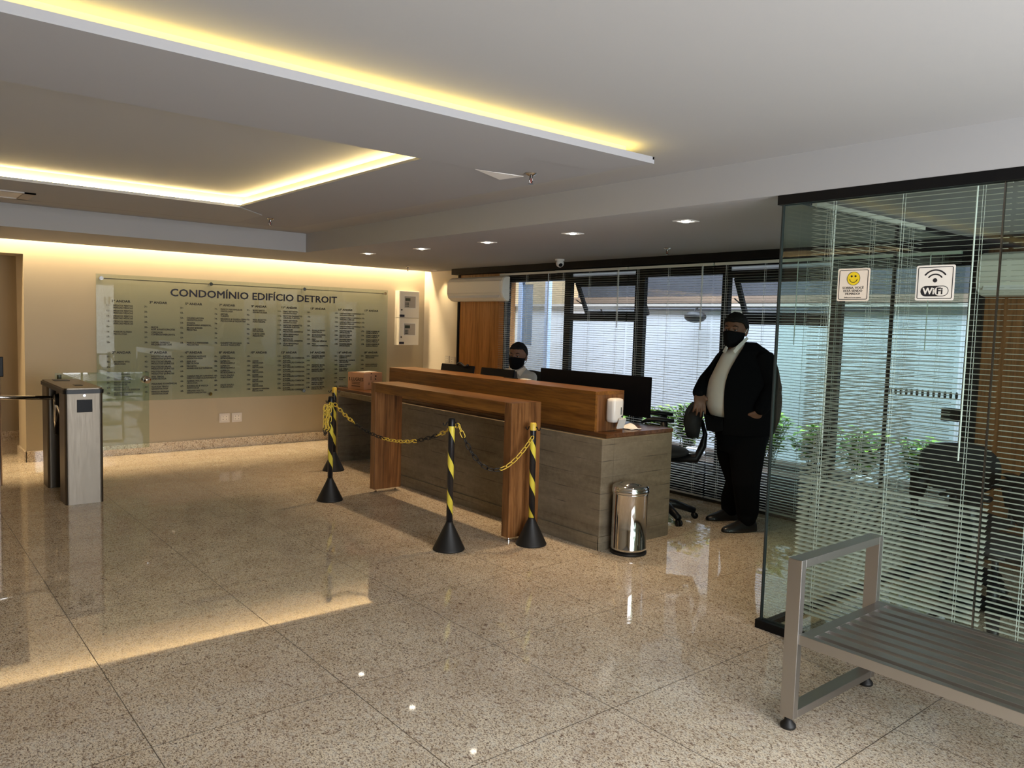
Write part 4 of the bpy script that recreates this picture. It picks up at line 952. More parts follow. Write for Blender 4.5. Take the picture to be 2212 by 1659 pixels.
# ---------------------------------------------------------------- office chairs
def office_chair(label, loc, face, group=None, seat_z=0.5, back_top=0.98):
    """face = heading the sitter looks to"""
    t = thing('office_chair', label, 'chair', (*loc, 0), group); t.rotation_euler = (0, 0, face)   # +x is forward
    b = nb(); ell(b, (0.02, 0, seat_z), (0.245, 0.25, 0.05)); lobj('seat', b, M['fabric'], t, True)
    b = nb(); zc_ = (back_top + seat_z + 0.13) / 2; hz = (back_top - seat_z - 0.13) / 2
    rows = []
    for j in range(11):
        v_ = -1 + 2 * j / 10; row = []
        for i in range(13):
            u_ = -1 + 2 * i / 12; wv = 0.23 * (1 - 0.35 * abs(v_) ** 3)
            x_ = -0.25 - 0.02 * v_ + 0.035 * u_ * u_ + 0.045 * (1 - v_ * v_)
            row.append((x_, u_ * wv, zc_ + v_ * hz * (1 - 0.08 * u_ * u_)))
        rows.append(row)
    fr_ = [[b.verts.new(p) for p in r] for r in rows]; bk = [[b.verts.new((-0.30 - 0.02 * (p[2] - zc_) / hz, p[1], p[2])) for p in r] for r in rows]
    for j in range(10):
        for i in range(12):
            b.faces.new((fr_[j][i], fr_[j][i + 1], fr_[j + 1][i + 1], fr_[j + 1][i])); b.faces.new((bk[j][i], bk[j + 1][i], bk[j + 1][i + 1], bk[j][i + 1]))
    for j in range(10):
        for i in (0, 12): b.faces.new((fr_[j][i], fr_[j + 1][i], bk[j + 1][i], bk[j][i]))
    for i in range(12):
        for j in (0, 10): b.faces.new((fr_[j][i], bk[j][i], bk[j][i + 1], fr_[j][i + 1]))
    bmesh.ops.recalc_face_normals(b, faces=b.faces[:])
    lobj('backrest', b, M['fabric'], t, True)
    b = nb(); tube(b, [(-0.31, 0, zc_), (-0.345, 0, zc_ - 0.12), (-0.33, 0, seat_z + 0.06), (-0.28, 0, seat_z - 0.05), (-0.02, 0, seat_z - 0.06)], [0.016, 0.02, 0.032, 0.04, 0.035], 12); lobj('back_bracket', b, M['black'], t, True)
    for s_ in (-1, 1):
        b = nb(); tube(b, [(-0.02, s_ * 0.18, seat_z - 0.05), (-0.02, s_ * 0.27, seat_z - 0.02), (-0.03, s_ * 0.28, seat_z + 0.14)], [0.022, 0.024, 0.026], 10)
        tube(b, [(-0.02, s_ * 0.27, seat_z + 0.10), (0.0, s_ * 0.25, seat_z + 0.27)], [0.04, 0.065], 10, flat=0.5)
        tube(b, [(-0.08, s_ * 0.25, seat_z + 0.285), (0.04, s_ * 0.25, seat_z + 0.292), (0.12, s_ * 0.25, seat_z + 0.288), (0.18, s_ * 0.25, seat_z + 0.262)], [0.034, 0.04, 0.036, 0.022], 12, flat=0.5)
        lobj('armrest', b, M['black'], t, True)
    b = nb(); tube(b, [(0, 0, 0.10), (0, 0, 0.26)], 0.03, 16); tube(b, [(0, 0, 0.26), (0, 0, seat_z - 0.04)], 0.018, 16); tube(b, [(0, 0, seat_z - 0.08), (0, 0, seat_z - 0.04)], 0.08, 16); lobj('gas_column', b, M['black'], t, True)
    for k in range(5):
        a_ = 2 * pi * k / 5 + 0.85; dx, dy = cos(a_), sin(a_)
        b = nb(); tube(b, [(0, 0, 0.13), (0.12 * dx, 0.12 * dy, 0.125), (0.30 * dx, 0.30 * dy, 0.065)], [0.042, 0.036, 0.026], 10)
        leg_ = lobj('base_leg', b, M['black'], t, True)
        b = nb(); n_ = V((-dy, dx, 0)); p = V((0.30 * dx, 0.30 * dy, 0.026))
        tube(b, [p - n_ * 0.022, p - n_ * 0.006], 0.026, 16); tube(b, [p + n_ * 0.006, p + n_ * 0.022], 0.026, 16); lobj('castor', b, M['black'], leg_, True)
    return t
# facing: screen left-ish
cb = W(1505, 905, 6.56); cf_ = V((-0.64, 0.768, 0))
office_chair('black office chair held at its back by the standing man', (cb.x + cf_.x * 0.27, cb.y + cf_.y * 0.27), math.atan2(cf_.y, cf_.x), seat_z=0.575, back_top=1.0)
office_chair('black office chair under the man seated behind the counter', (5.20, 6.22), radians(205), seat_z=0.50, back_top=1.12)
oc = office_chair('black office chair in the glass office, nearer the glass corner', (5.35, 1.95), radians(210), 'chairs in the glass office', 0.46, 0.90)
office_chair('black office chair in the glass office, nearer the brown wall', (4.75, 1.55), radians(80), 'chairs in the glass office', 0.48, 1.0)
# office desk and things
t = thing('office_desk', 'dark desk inside the glass office, behind the front blinds', 'desk', (5.3, 0.7, 0))
obj('desktop', box(nb(), 4.75, 5.95, 0.35, 1.0, 0.71, 0.74, 0.003), M['black'], t)
obj('side_panel', box(nb(), 4.78, 4.81, 0.38, 0.97, 0.0, 0.71), M['black'], t); obj('side_panel', box(nb(), 5.89, 5.92, 0.38, 0.97, 0.0, 0.71), M['black'], t)
for i, (x, y, r_) in enumerate(((4.95, 0.8, 0.2), (5.2, 0.85, -0.3))):
    b = nb(); obox(b, V((x, y, 0.742 + 0.0)), V((cos(r_), sin(r_), 0)), V((-sin(r_), cos(r_), 0)), EZ, 0.105, 0.148, 0.001); o = obj('paper_sheet', b, M['paper']); tag(o, 'white paper sheet on the dark office desk, the %s one' % ('nearer' if i == 0 else 'farther'), 'paper', 'papers on the office desk')
b = nb()
for k in range(14): disc(b, 2.30 + k * 0.040, 1.175, 0.028, WX - 0.006, WX - 0.004, 20, 0.36)
o = obj('window_decal', b, M['ink']); tag(o, 'row of black oval dots stuck on the last window pane', 'decal')
b = nb(); box(b, 6.095, 6.14, 2.30, 2.42, 0.99, 1.085, 0.004); o = obj('switch_box', b, M['black']); tag(o, 'small black box fixed at the end of the last window', 'switch box')
b = nb(); box(b, 6.105, 6.14, 2.93, 3.02, 2.05, 2.06)

# ---------------------------------------------------------------- courtyard
struct('ground_courtyard', box(nb(), 6.3, 11.0, -2.0, 11.0, -0.15, -0.05), paint('courtyard paving', (0.3, 0.3, 0.29), 0.9, 0.2))
struct('wall_courtyard', box(nb(), 8.2, 8.35, -2.0, 11.0, -0.05, 1.90), M['tile'])
o = struct('trim_13', box(nb(), 8.15, 8.45, -2.0, 11.0, 1.90, 1.935), paint('wall coping', (0.55, 0.50, 0.44), 0.8))
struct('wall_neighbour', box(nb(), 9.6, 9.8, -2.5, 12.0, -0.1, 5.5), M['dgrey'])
struct('trim_14', box(nb(), 9.5, 9.6, -2.5, 12.0, 2.0, 2.10), paint('brick band', (0.20, 0.14, 0.10), 0.9, 0.2))
struct('wall_courtyard_end', box(nb(), 6.3, 9.6, 9.9, 10.0, -0.1, 4.2), paint('ochre render', (0.42, 0.31, 0.18), 0.9, 0.2))
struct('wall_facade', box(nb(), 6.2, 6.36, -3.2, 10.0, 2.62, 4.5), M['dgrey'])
# bluish framed door at the courtyard end
t = thing('courtyard_door', 'pale blue framed door outside, seen past the seated man', 'door', (7.6, 8.7, 0))
b = nb()
box(b, 7.58, 7.64, 9.02, 9.10, -0.05, 2.30); box(b, 7.58, 7.64, 8.42, 8.50, -0.05, 2.30); box(b, 7.58, 7.64, 8.50, 9.02, 2.24, 2.30)
obj('frame', b, mat('pale blue aluminium', (0.40, 0.50, 0.68), 0.5), t)
b = nb(); box(b, 7.60, 7.61, 8.80, 9.02, 1.3, 2.2, 0.003); obj('blue_panel', b, mat('blue grey panel', (0.16, 0.22, 0.30), 0.6), t)
b = nb(); box(b, 7.605, 7.615, 8.50, 9.02, -0.05, 2.24); obj('pane', b, M['wglass'], t)
# outdoor lamp on a pipe
t = thing('outdoor_lamp', 'dark round outdoor lamp hanging on the white tiled wall', 'wall lamp', (8.1, 6.22, 1.75))
b = nb(); ell(b, (8.02, 6.16, 1.765), (0.11, 0.15, 0.075), su=24, sv=14); obj('shade', b, M['rubber'], t, True)
b = nb(); tube(b, [(8.05, 6.2, 1.82), (8.10, 6.22, 1.86), (8.17, 6.24, 1.88)], 0.012, 8); obj('arm', b, M['black'], t)
b = nb(); tube(b, [(8.17, 3.8, 1.865), (8.17, 7.6, 1.865)], 0.016, 8); o = obj('wall_pipe', b, mat('grey pipe', (0.12, 0.12, 0.14), 0.5)); tag(o, 'grey horizontal pipe along the top of the tiled wall', 'pipe')
# planter with leafy plants
t = thing('planter_trough', 'long low planter trough outside the windows', 'planter', (6.85, 4.6, -0.05))
obj('trough', box(nb(), 6.45, 7.30, 2.0, 7.4, -0.05, 0.27, 0.01), mat('dark trough', (0.02, 0.02, 0.022), 0.7), t)
obj('soil', box(nb(), 6.48, 7.27, 2.03, 7.37, 0.265, 0.285), M['soil'], t)
def leaf(b, p, d, L, w):
    d = d.normalized(); s_ = d.cross(EZ); s_ = s_.normalized() if s_.length > 0.01 else V((1, 0, 0)); n_ = s_.cross(d)
    a_ = b.verts.new(p); l1 = b.verts.new(p + d * L * 0.45 + s_ * w + n_ * 0.006); r1 = b.verts.new(p + d * L * 0.45 - s_ * w + n_ * 0.006)
    m1 = b.verts.new(p + d * L * 0.5 - n_ * 0.004); e = b.verts.new(p + d * L - EZ * L * 0.2)
    for f in ((a_, l1, m1), (a_, m1, r1), (l1, e, m1), (m1, e, r1)): b.faces.new(f)
def plant(label, x, y, h, n, seed):
    rnd = random.Random(seed)
    t = thing('leafy_plant', label, 'plant', (x, y, 0.285), 'green plants in the planter outside')
    bs, bl = nb(), nb()
    for k in range(n):
        a_ = rnd.uniform(0, 2 * pi); r_ = rnd.uniform(0.02, 0.19); hh = h * rnd.uniform(0.5, 1.0)
        p0 = V((x + rnd.uniform(-.06, .06), y + rnd.uniform(-.08, .08), 0.287)); p2 = V((x + r_ * 0.7 * cos(a_), y + 1.25 * r_ * sin(a_), 0.28 + hh)); p1 = p0.lerp(p2, 0.5) + V((0, 0, 0.06))
        tube(bs, [p0, p1, p2], 0.0035, 5)
        for q in range(7):
            u = 0.35 + 0.65 * q / 6; p = p0.lerp(p2, u) + V((0, 0, 0.06 * 4 * u * (1 - u) * 0.5)); aa = a_ + q * 2.4 + rnd.uniform(-.4, .4)
            leaf(bl, p, V((cos(aa), sin(aa), rnd.uniform(-0.1, 0.6))), rnd.uniform(0.09, 0.16), rnd.uniform(0.022, 0.038))
    obj('stems', bs, M['stem'], t); o = obj('foliage', bl, M['leafg'], t)
PN = ['outside behind the large monitor', 'outside just left of the office chair back', 'outside behind the office chair back', 'outside between the chair and the standing man', 'outside behind the standing man legs', 'outside right of the standing man', 'outside by the glass office corner', 'outside inside the view of the office blinds', 'outside at the last window bay']
for i, nm in enumerate(PN):
    plant('bright green leafy plant ' + nm, 6.85 + 0.1 * (i % 2), 6.25 - i * 0.48, (0.50, 0.44, 0.54, 0.46, 0.52, 0.46, 0.48, 0.44, 0.42)[i], 52, 30 + i)
for i, y in enumerate((5.0, 4.35, 3.2, 2.4)):
    b = nb(); ell(b, (6.60, y, 0.342), (0.07, 0.13, 0.055), su=12, sv=8); o = obj('white_stone', b, M['pot'], None, True); tag(o, 'rounded white stone in the planter outside, ' + ('left of the office chair', 'behind the office chair back', 'right of the standing man', 'behind the office blinds')[i], 'stone', 'white stones in the planter')

# ---------------------------------------------------------------- people
def remesh(o, v, sm=6):
    r = o.modifiers.new('r', 'REMESH'); r.mode = 'VOXEL'; r.voxel_size = v; r.use_smooth_shade = True
    s_ = o.modifiers.new('s', 'SMOOTH'); s_.iterations = sm; s_.factor = 0.5

def loft(b, rings, n=28, cap=True, a0=0, a1=2 * pi, ax=RX, ay=FW):
    """rings: (centre Vector, half width, half depth)"""
    ax = V((ax.x, ax.y, 0)).normalized(); ay = V((ay.x, ay.y, 0)).normalized(); rr = []
    for c, w_, d_ in rings: rr.append([b.verts.new(c + ax * (w_ * cos(2 * pi * k / n)) + ay * (d_ * sin(2 * pi * k / n))) for k in range(n)])
    for p, q in zip(rr, rr[1:]):
        for k in range(n): b.faces.new((p[k], p[(k + 1) % n], q[(k + 1) % n], q[k]))
    if cap: b.faces.new(rr[0]); b.faces.new(rr[-1][::-1])
    bmesh.ops.recalc_face_normals(b, faces=b.faces[:])
    return b

def head_parts(b, c, f, s_=1.0):
    """head solids; c head centre, f facing (unit). Returns axes"""
    f = f.normalized(); l = EZ.cross(f).normalized(); u = f.cross(l)
    def P(a, q, w_): return c + f * a * s_ + l * q * s_ + u * w_ * s_
    A = (f, l, u)
    ell(b, P(-0.012, 0, 0.035), (0.098 * s_, 0.078 * s_, 0.092 * s_), A, 28, 20)       # skull
    ell(b, P(0.016, 0, -0.03), (0.074 * s_, 0.066 * s_, 0.088 * s_), A, 24, 16)        # face
    ell(b, P(0.045, 0, -0.088), (0.034 * s_, 0.036 * s_, 0.028 * s_), A, 16, 12)       # chin
    ell(b, P(0.080, 0, 0.030), (0.012 * s_, 0.052 * s_, 0.012 * s_), A, 16, 10)        # brow
    for q in (-1, 1):
        ell(b, P(0.058, q * 0.036, -0.016), (0.020 * s_, 0.022 * s_, 0.018 * s_), A, 14, 10)   # cheeks
        ell(b, P(0.0735, q * 0.032, 0.0190), (0.0152 * s_, 0.019 * s_, 0.0092 * s_), A, 14, 10)  # upper lids
        ell(b, P(0.0705, q * 0.032, -0.0035), (0.0145 * s_, 0.019 * s_, 0.0070 * s_), A, 14, 10)  # lower lids
        ell(b, P(-0.008, q * 0.080, -0.008), (0.017 * s_, 0.009 * s_, 0.031 * s_), A, 14, 10)  # ears
        ell(b, P(-0.014, q * 0.085, -0.002), (0.012 * s_, 0.007 * s_, 0.024 * s_), A, 14, 10)
    tube(b, [P(0.084, 0, 0.022), P(0.095, 0, -0.006), P(0.103, 0, -0.028), P(0.086, 0, -0.038)], [0.009 * s_, 0.010 * s_, 0.013 * s_, 0.011 * s_], 12)  # nose
    ell(b, P(0.083, 0, -0.062), (0.012 * s_, 0.024 * s_, 0.010 * s_), A, 14, 8)        # lips
    return P, A

def face_bits(root, P, A, s_, skin_lid, loops=None):
    for q in (-1, 1):
        b = nb(); ell(b, P(0.0715, q * 0.032, 0.007), 0.0118 * s_, A, 16, 12); e = obj('eye', b, M['eyew'], root, True)
        b = nb(); ell(b, P(0.0808, q * 0.0325, 0.007), (0.0036 * s_, 0.0062 * s_, 0.0062 * s_), A, 12, 8); obj('iris', b, M['hair'], e, True)
        b = nb(); tube(b, [P(0.086, q * 0.014, 0.031), P(0.089, q * 0.034, 0.038), P(0.076, q * 0.056, 0.030)], [0.004 * s_, 0.0048 * s_, 0.002 * s_], 8, flat=0.8); obj('eyebrow', b, M['hair'], root, True)
    # mask: cloth patch over nose, mouth and chin
    b = nb(); n, m_ = 24, 14; outer = []
    for j in range(m_ + 1):
        v_ = j / m_; row = []
        for i in range(n + 1):
            a_ = radians(-84 + 168 * i / n); k = abs(a_) / radians(84)
            ztop = 0.004 - 0.016 * k - 0.006 * (1 - k) * 0; zbot = -0.118 + 0.050 * k * k
            z = ztop + (zbot - ztop) * v_
            bulge = 0.030 * (1 - k) ** 1.4 * sin(pi * min(1, 0.25 + v_ * 0.75)); rx = 0.101 + bulge - 0.022 * max(0, v_ - 0.6) / 0.4 * (1 - k)
            ry = 0.083 - 0.014 * v_
            row.append((rx * cos(a_), ry * sin(a_), z))
        outer.append(row)
    vo = [[b.verts.new(P(*p)) for p in r] for r in outer]; vi = [[b.verts.new(P(p[0] - 0.006 * 1, p[1] * 0.95, p[2])) for p in r] for r in outer]
    for j in range(m_):
        for i in range(n):
            b.faces.new((vo[j][i], vo[j + 1][i], vo[j + 1][i + 1], vo[j][i + 1])); b.faces.new((vi[j][i], vi[j][i + 1], vi[j + 1][i + 1], vi[j + 1][i]))
    for j in range(m_):
        for i in (0, n): b.faces.new((vo[j][i], vo[j + 1][i], vi[j + 1][i], vi[j][i]))
    for i in range(n):
        for j in (0, m_): b.faces.new((vo[j][i], vi[j][i], vi[j][i + 1], vo[j][i + 1]))
    bmesh.ops.recalc_face_normals(b, faces=b.faces[:])
    mk_ = obj('face_mask', b, M['mask'], root, True)
    b = nb()
    for q in (-1, 1):
        tube(b, [P(0.012, q * 0.0795, -0.014), P(-0.006, q * 0.090, 0.022)], 0.0022 * s_, 8)
        tube(b, [P(0.010, q * 0.070, -0.066), P(-0.010, q * 0.088, -0.036)], 0.0022 * s_, 8)
    obj('ear_loop', b, loops or M['mask'], mk_, True)

def hair_cap(root, P, s_, front=0.062, side=0.020, nape=-0.045, puff=0.010):
    """solid cap of short hair: hairline height depends on the direction round the head"""
    b = nb(); n, m_ = 40, 12; o_ = []; i_ = []
    for j in range(m_ + 1):
        ro, ri = [], []
        for k in range(n):
            a_ = 2 * pi * k / n; ca = cos(a_)
            if ca > 0.55: zl = front - 0.004 * (1 - ca)
            elif ca > 0.0: zl = front + (side - 0.03 - front) * ((0.55 - ca) / 0.55) ** 1.3
            else: zl = (side - 0.03) + (nape - (side - 0.03)) * min(1, (-ca) ** 0.8)
            zt = 0.092 + puff
            th = math.acos(max(-1, min(1, (zl - 0.035) / (0.092 + puff)))) * (j / m_)
            R1 = (0.098 + puff, 0.078 + puff * 0.7, 0.092 + puff)
            R0 = (0.090, 0.070, 0.084)
            for R, L in ((R1, ro), (R0, ri)): L.append(b.verts.new(P(-0.012 + R[0] * sin(th) * ca, R[1] * sin(th) * sin(a_), 0.035 + R[2] * cos(th))))
        o_.append(ro); i_.append(ri)
    for G in (o_, i_):
        for j in range(m_):
            for k in range(n): b.faces.new((G[j][k], G[j + 1][k], G[j + 1][(k + 1) % n], G[j][(k + 1) % n]))
    for k in range(n): b.faces.new((o_[m_][k], i_[m_][k], i_[m_][(k + 1) % n], o_[m_][(k + 1) % n]))
    bmesh.ops.remove_doubles(b, verts=b.verts[:], dist=1e-5); bmesh.ops.recalc_face_normals(b, faces=b.faces[:])
    o = obj('hair', b, M['hair'], root, True); s2 = o.modifiers.new('s', 'SUBSURF'); s2.levels = 1; s2.render_levels = 2
    tx = bpy.data.textures.new('hair clumps', 'CLOUDS'); tx.noise_scale = 0.02
    d_ = o.modifiers.new('d', 'DISPLACE'); d_.texture = tx; d_.strength = 0.012; d_.mid_level = 0.5; return o

def hand(b, wrist, d, palm_n, side, s_=1.0, curl=(0.5, 0.7, 0.9, 1.0), thumb_out=0.9, spread=0.10):
    """d: direction wrist->fingers, palm_n: palm normal, side: direction of the thumb"""
    d = d.normalized(); side = (side - d * side.dot(d)).normalized(); pn = d.cross(side).normalized()
    if pn.dot(palm_n) < 0: pn = -pn
    A = (d, side, pn)
    c = wrist + d * 0.052 * s_
    ell(b, c, (0.056 * s_, 0.043 * s_, 0.016 * s_), A, 18, 12); ell(b, wrist + d * 0.02 * s_, (0.035 * s_, 0.031 * s_, 0.018 * s_), A, 14, 10)
    for k, (off, L) in enumerate(((0.030, 0.074), (0.010, 0.083), (-0.011, 0.077), (-0.030, 0.060))):
        p = c + d * (0.036 - 0.004 * abs(k - 1.3)) * s_ + side * off * s_; dd = (d + side * spread * (1.2 - k)).normalized(); cu = curl[k]; pts = [p - d * 0.02 * s_]; 
        pts.append(p); ang = 0
        for fr in (0.45, 0.32, 0.23):
            ang += cu * 0.62; v_ = dd * cos(ang) + pn * sin(ang); p = p + v_ * (L * fr * s_); pts.append(p)
        caps(b, pts, [0.0095 * s_, 0.0095 * s_, 0.0088 * s_, 0.0082 * s_, 0.0072 * s_], 10)
    p = c - d * 0.022 * s_ + side * 0.030 * s_; td = (side * thumb_out + d * 0.55).normalized()
    caps(b, [p - side * 0.01, p + td * 0.034 * s_, p + (td + d * 0.35).normalized() * 0.066 * s_ + pn * 0.012 * s_], [0.014 * s_, 0.0108 * s_, 0.0088 * s_], 10)
    return A

HR = V((RX.x, RX.y, 0)).normalized(); HF = V((FW.x, FW.y, 0)).normalized()
# ---- the standing man
D = 6.30
def Q(px, py, dd=0.0): return W(px, py, D + dd)
bm_ = nb()
f = (-HF * cos(radians(38)) - HR * sin(radians(38)) + EZ * 0.02).normalized()
hc = Q(1588, 716)
P, A = head_parts(bm_, hc, f, 1.10)
def P1(a, q, w_, P=P): return P(a, q, w_)
tube(bm_, [hc - EZ * 0.06 - f * 0.015, hc - EZ * 0.16 - f * 0.03, Q(1600, 775, 0.0)], [0.060, 0.070, 0.085], 20)
tor = [(Q(1609, 752), 0.09, 0.07), (Q(1610, 764), 0.165, 0.11), (Q(1609, 790), 0.205, 0.15), (Q(1606, 820), 0.245, 0.19), (Q(1604, 850), 0.270, 0.22), (Q(1603, 880), 0.262, 0.225), (Q(1604, 905), 0.235, 0.21), (Q(1603, 935), 0.20, 0.18)]
loft(bm_, tor, 32)
SH_n, EL_n, WR_n = Q(1650, 775, -0.13), Q(1668, 838, -0.20), Q(1643, 888, -0.29)
SH_f, EL_f, WR_f = Q(1566, 778, 0.16), Q(1526, 824, 0.16), Q(1512, 847, 0.0)
caps(bm_, [SH_n, EL_n, WR_n], [0.045, 0.038, 0.027]); caps(bm_, [SH_f, EL_f, WR_f], [0.045, 0.038, 0.027])
AN, AF = V((5.42, 3.56, 0.09)), V((5.635, 3.87, 0.09))      # ankles
KN, KF = Q(1612, 1010, -0.12), Q(1588, 1010, 0.12)
HN, HFp = Q(1622, 925, -0.09), Q(1588, 925, 0.09)
caps(bm_, [HN, KN, AN], [0.10, 0.055, 0.034]); caps(bm_, [HFp, KF, AF], [0.10, 0.050, 0.030])
toe = (-HR * 0.97 - HF * 0.24).normalized()
for a_ in (AN, AF): ell(bm_, a_ + toe * 0.05 - EZ * 0.050, (0.10, 0.034, 0.026), (toe, EZ.cross(toe), EZ))
hand(bm_, WR_f, (Q(1512, 885, -0.05) - WR_f), HF, HR, 1.2, (0.35, 0.35, 0.4, 0.5), 0.75)
hand(bm_, WR_n, (Q(1616, 915, -0.215) - WR_n), HF, -HR, 1.1, (0.3, 0.3, 0.3, 0.3), 0.3)
man = obj('person', bm_, M['skin1'], None, True); remesh(man, 0.006, 4)
tag(man, 'standing person in black suit, open white shirt and black mask, hand on chair back', 'person')
face_bits(man, P, A, 1.10, None, M['white']); hair_cap(man, P, 1.10, front=0.070, side=0.030, nape=-0.055, puff=0.015)
# trousers of the standing man
b = nb()
caps(b, [Q(1619, 930, -0.08), Q(1613, 985, -0.10), Q(1612, 1040, -0.13), AN + V((0.02, 0.01, 0.06)), AN + EZ * 0.02], [0.150, 0.135, 0.108, 0.088, 0.075], 20)
caps(b, [Q(1588, 930, 0.08), Q(1584, 985, 0.10), Q(1594, 1040, 0.11), AF + EZ * 0.09, AF + EZ * 0.01], [0.150, 0.130, 0.098, 0.082, 0.075], 20)
loft(b, [(Q(1603, 896), 0.255, 0.228), (Q(1603, 905), 0.245, 0.222), (Q(1603, 925), 0.225, 0.20), (Q(1603, 950), 0.205, 0.19), (Q(1602, 975), 0.17, 0.16)])
o = obj('trousers', b, M['suit'], man, True); remesh(o, 0.012, 6)
# shoes
for nm_, a_ in (('near', AN), ('far', AF)):
    b = nb(); l_ = EZ.cross(toe)
    rings = []
    for u, w_, h_ in ((-0.085, 0.028, 0.070), (-0.07, 0.040, 0.105), (-0.02, 0.045, 0.120), (0.04, 0.047, 0.105), (0.10, 0.052, 0.078), (0.16, 0.048, 0.058), (0.205, 0.032, 0.044), (0.22, 0.012, 0.030)):
        c = V((a_.x, a_.y, 0)) + toe * u
        rings.append([b.verts.new(c + l_ * (w_ * x_) + EZ * z_) for x_, z_ in ((-1, 0.001), (-1.02, 0.012), (-0.85, h_ * 0.65), (-0.45, h_ * 0.95), (0, h_), (0.45, h_ * 0.95), (0.85, h_ * 0.65), (1.02, 0.012), (1, 0.001))])
    for p, q in zip(rings, rings[1:]):
        for k in range(9): b.faces.new((p[k], p[(k + 1) % 9], q[(k + 1) % 9], q[k]))
    b.faces.new(rings[0]); b.faces.new(rings[-1][::-1]); bmesh.ops.recalc_face_normals(b, faces=b.faces[:])
    o = obj('shoe', b, M['leather'], man, True); s_ = o.modifiers.new('s', 'SUBSURF'); s_.levels = 1; s_.render_levels = 2
# shirt
b = nb()
sh = [(Q(1606, 742), 0.078, 0.07), (Q(1607, 753), 0.105, 0.085), (Q(1609, 765), 0.180, 0.125), (Q(1609, 790), 0.225, 0.165), (Q(1606, 820), 0.268, 0.205), (Q(1604, 850), 0.290, 0.24), (Q(1603, 878), 0.285, 0.245), (Q(1603, 893), 0.262, 0.232), (Q(1604, 902), 0.24, 0.22)]
loft(b, sh, 40); o = obj('shirt', b, M['shirt'], man, True); remesh(o, 0.010, 4)
b = nb()   # collar wings
def wing(pts, th=0.006): prism(b, pts, V((0, 0, 0)), -HF * 0 + (V((0.004, 0.004, 0.004))))
wing([Q(1614, 728, -0.10), Q(1616.5, 733, -0.10), Q(1597, 754, -0.19), Q(1592, 748, -0.19)])
wing([Q(1568, 748, -0.10), Q(1573, 752, -0.12), Q(1567, 764, -0.16), Q(1561, 760, -0.12)])
wing([Q(1592, 748, -0.19), Q(1597, 754, -0.19), Q(1588, 764, -0.20), Q(1584, 758, -0.20)])
obj('collar', b, M['shirt'], man)
# jacket: shell with an open front and sleeves
b = nb(); N_ = 40
#       py   cx    halfw  halfd  open from (deg) to (deg), 180 = screen left, 270 = towards viewer
JK = [(738, 1608, 0.090, 0.080, 195, 259), (748, 1609, 0.125, 0.105, 185, 253), (757, 1610, 0.190, 0.135, 175, 247), (775, 1608, 0.235, 0.170, 170, 241), (800, 1606, 0.262, 0.205, 168, 231), (830, 1605, 0.290, 0.235, 166, 227),
      (860, 1605, 0.302, 0.262, 165, 226), (885, 1603, 0.298, 0.268, 165, 227), (903, 1602, 0.290, 0.265, 166, 228), (920, 1600, 0.270, 0.25, 172, 223), (936, 1600, 0.250, 0.24, 176, 217)]
rows = []
for py, cx, hw, hd, o0, o1 in JK:
    c = Q(cx, py); row = []
    for k in range(N_ + 1):
        a_ = radians(o1 + (360 - (o1 - o0)) * k / N_); row.append(c + HR * (hw * cos(a_)) + HF * (hd * sin(a_)) + EZ * (-0.02 * (1 if False else 0)))
    rows.append(row)
out = [[b.verts.new(p) for p in r] for r in rows]
for j in range(len(rows) - 1):
    for k in range(N_): b.faces.new((out[j][k], out[j + 1][k], out[j + 1][k + 1], out[j][k + 1]))
bmesh.ops.recalc_face_normals(b, faces=b.faces[:])
jk = obj('jacket', b, M['suit'], man, True); s_ = jk.modifiers.new('s', 'SOLIDIFY'); s_.thickness = 0.02; s_.offset = -0.5
s_ = jk.modifiers.new('u', 'SUBSURF'); s_.levels = 1; s_.render_levels = 2
b = nb(); caps(b, [Q(1642, 775, -0.08), SH_n, Q(1661, 808, -0.165), EL_n + HR * 0.0, Q(1655, 866, -0.27), Q(1645, 882, -0.30)], [0.07, 0.085, 0.080, 0.074, 0.064, 0.056], 18)
ell(b, Q(1666, 840, -0.08), (0.06, 0.09, 0.12))
o = obj('sleeve', b, M['suit'], man, True); remesh(o, 0.012, 6)
b = nb(); caps(b, [Q(1572, 776, 0.10), SH_f, Q(1549, 800, 0.18), EL_f, Q(1514, 841, 0.05), Q(1510, 848, 0.01)], [0.075, 0.085, 0.078, 0.070, 0.058, 0.054], 18); o = obj('sleeve', b, M['suit'], man, True); remesh(o, 0.012, 6)
b = nb(); prism(b, [Q(1522, 895, -0.10), Q(1546, 903, -0.2), Q(1562, 905, -0.2), Q(1562, 930, -0.18), Q(1545, 934, -0.16), Q(1528, 930, -0.12)], V((0, 0, 0)), HF * 0.03); obj('jacket_front_flap', b, M['suit'], man)

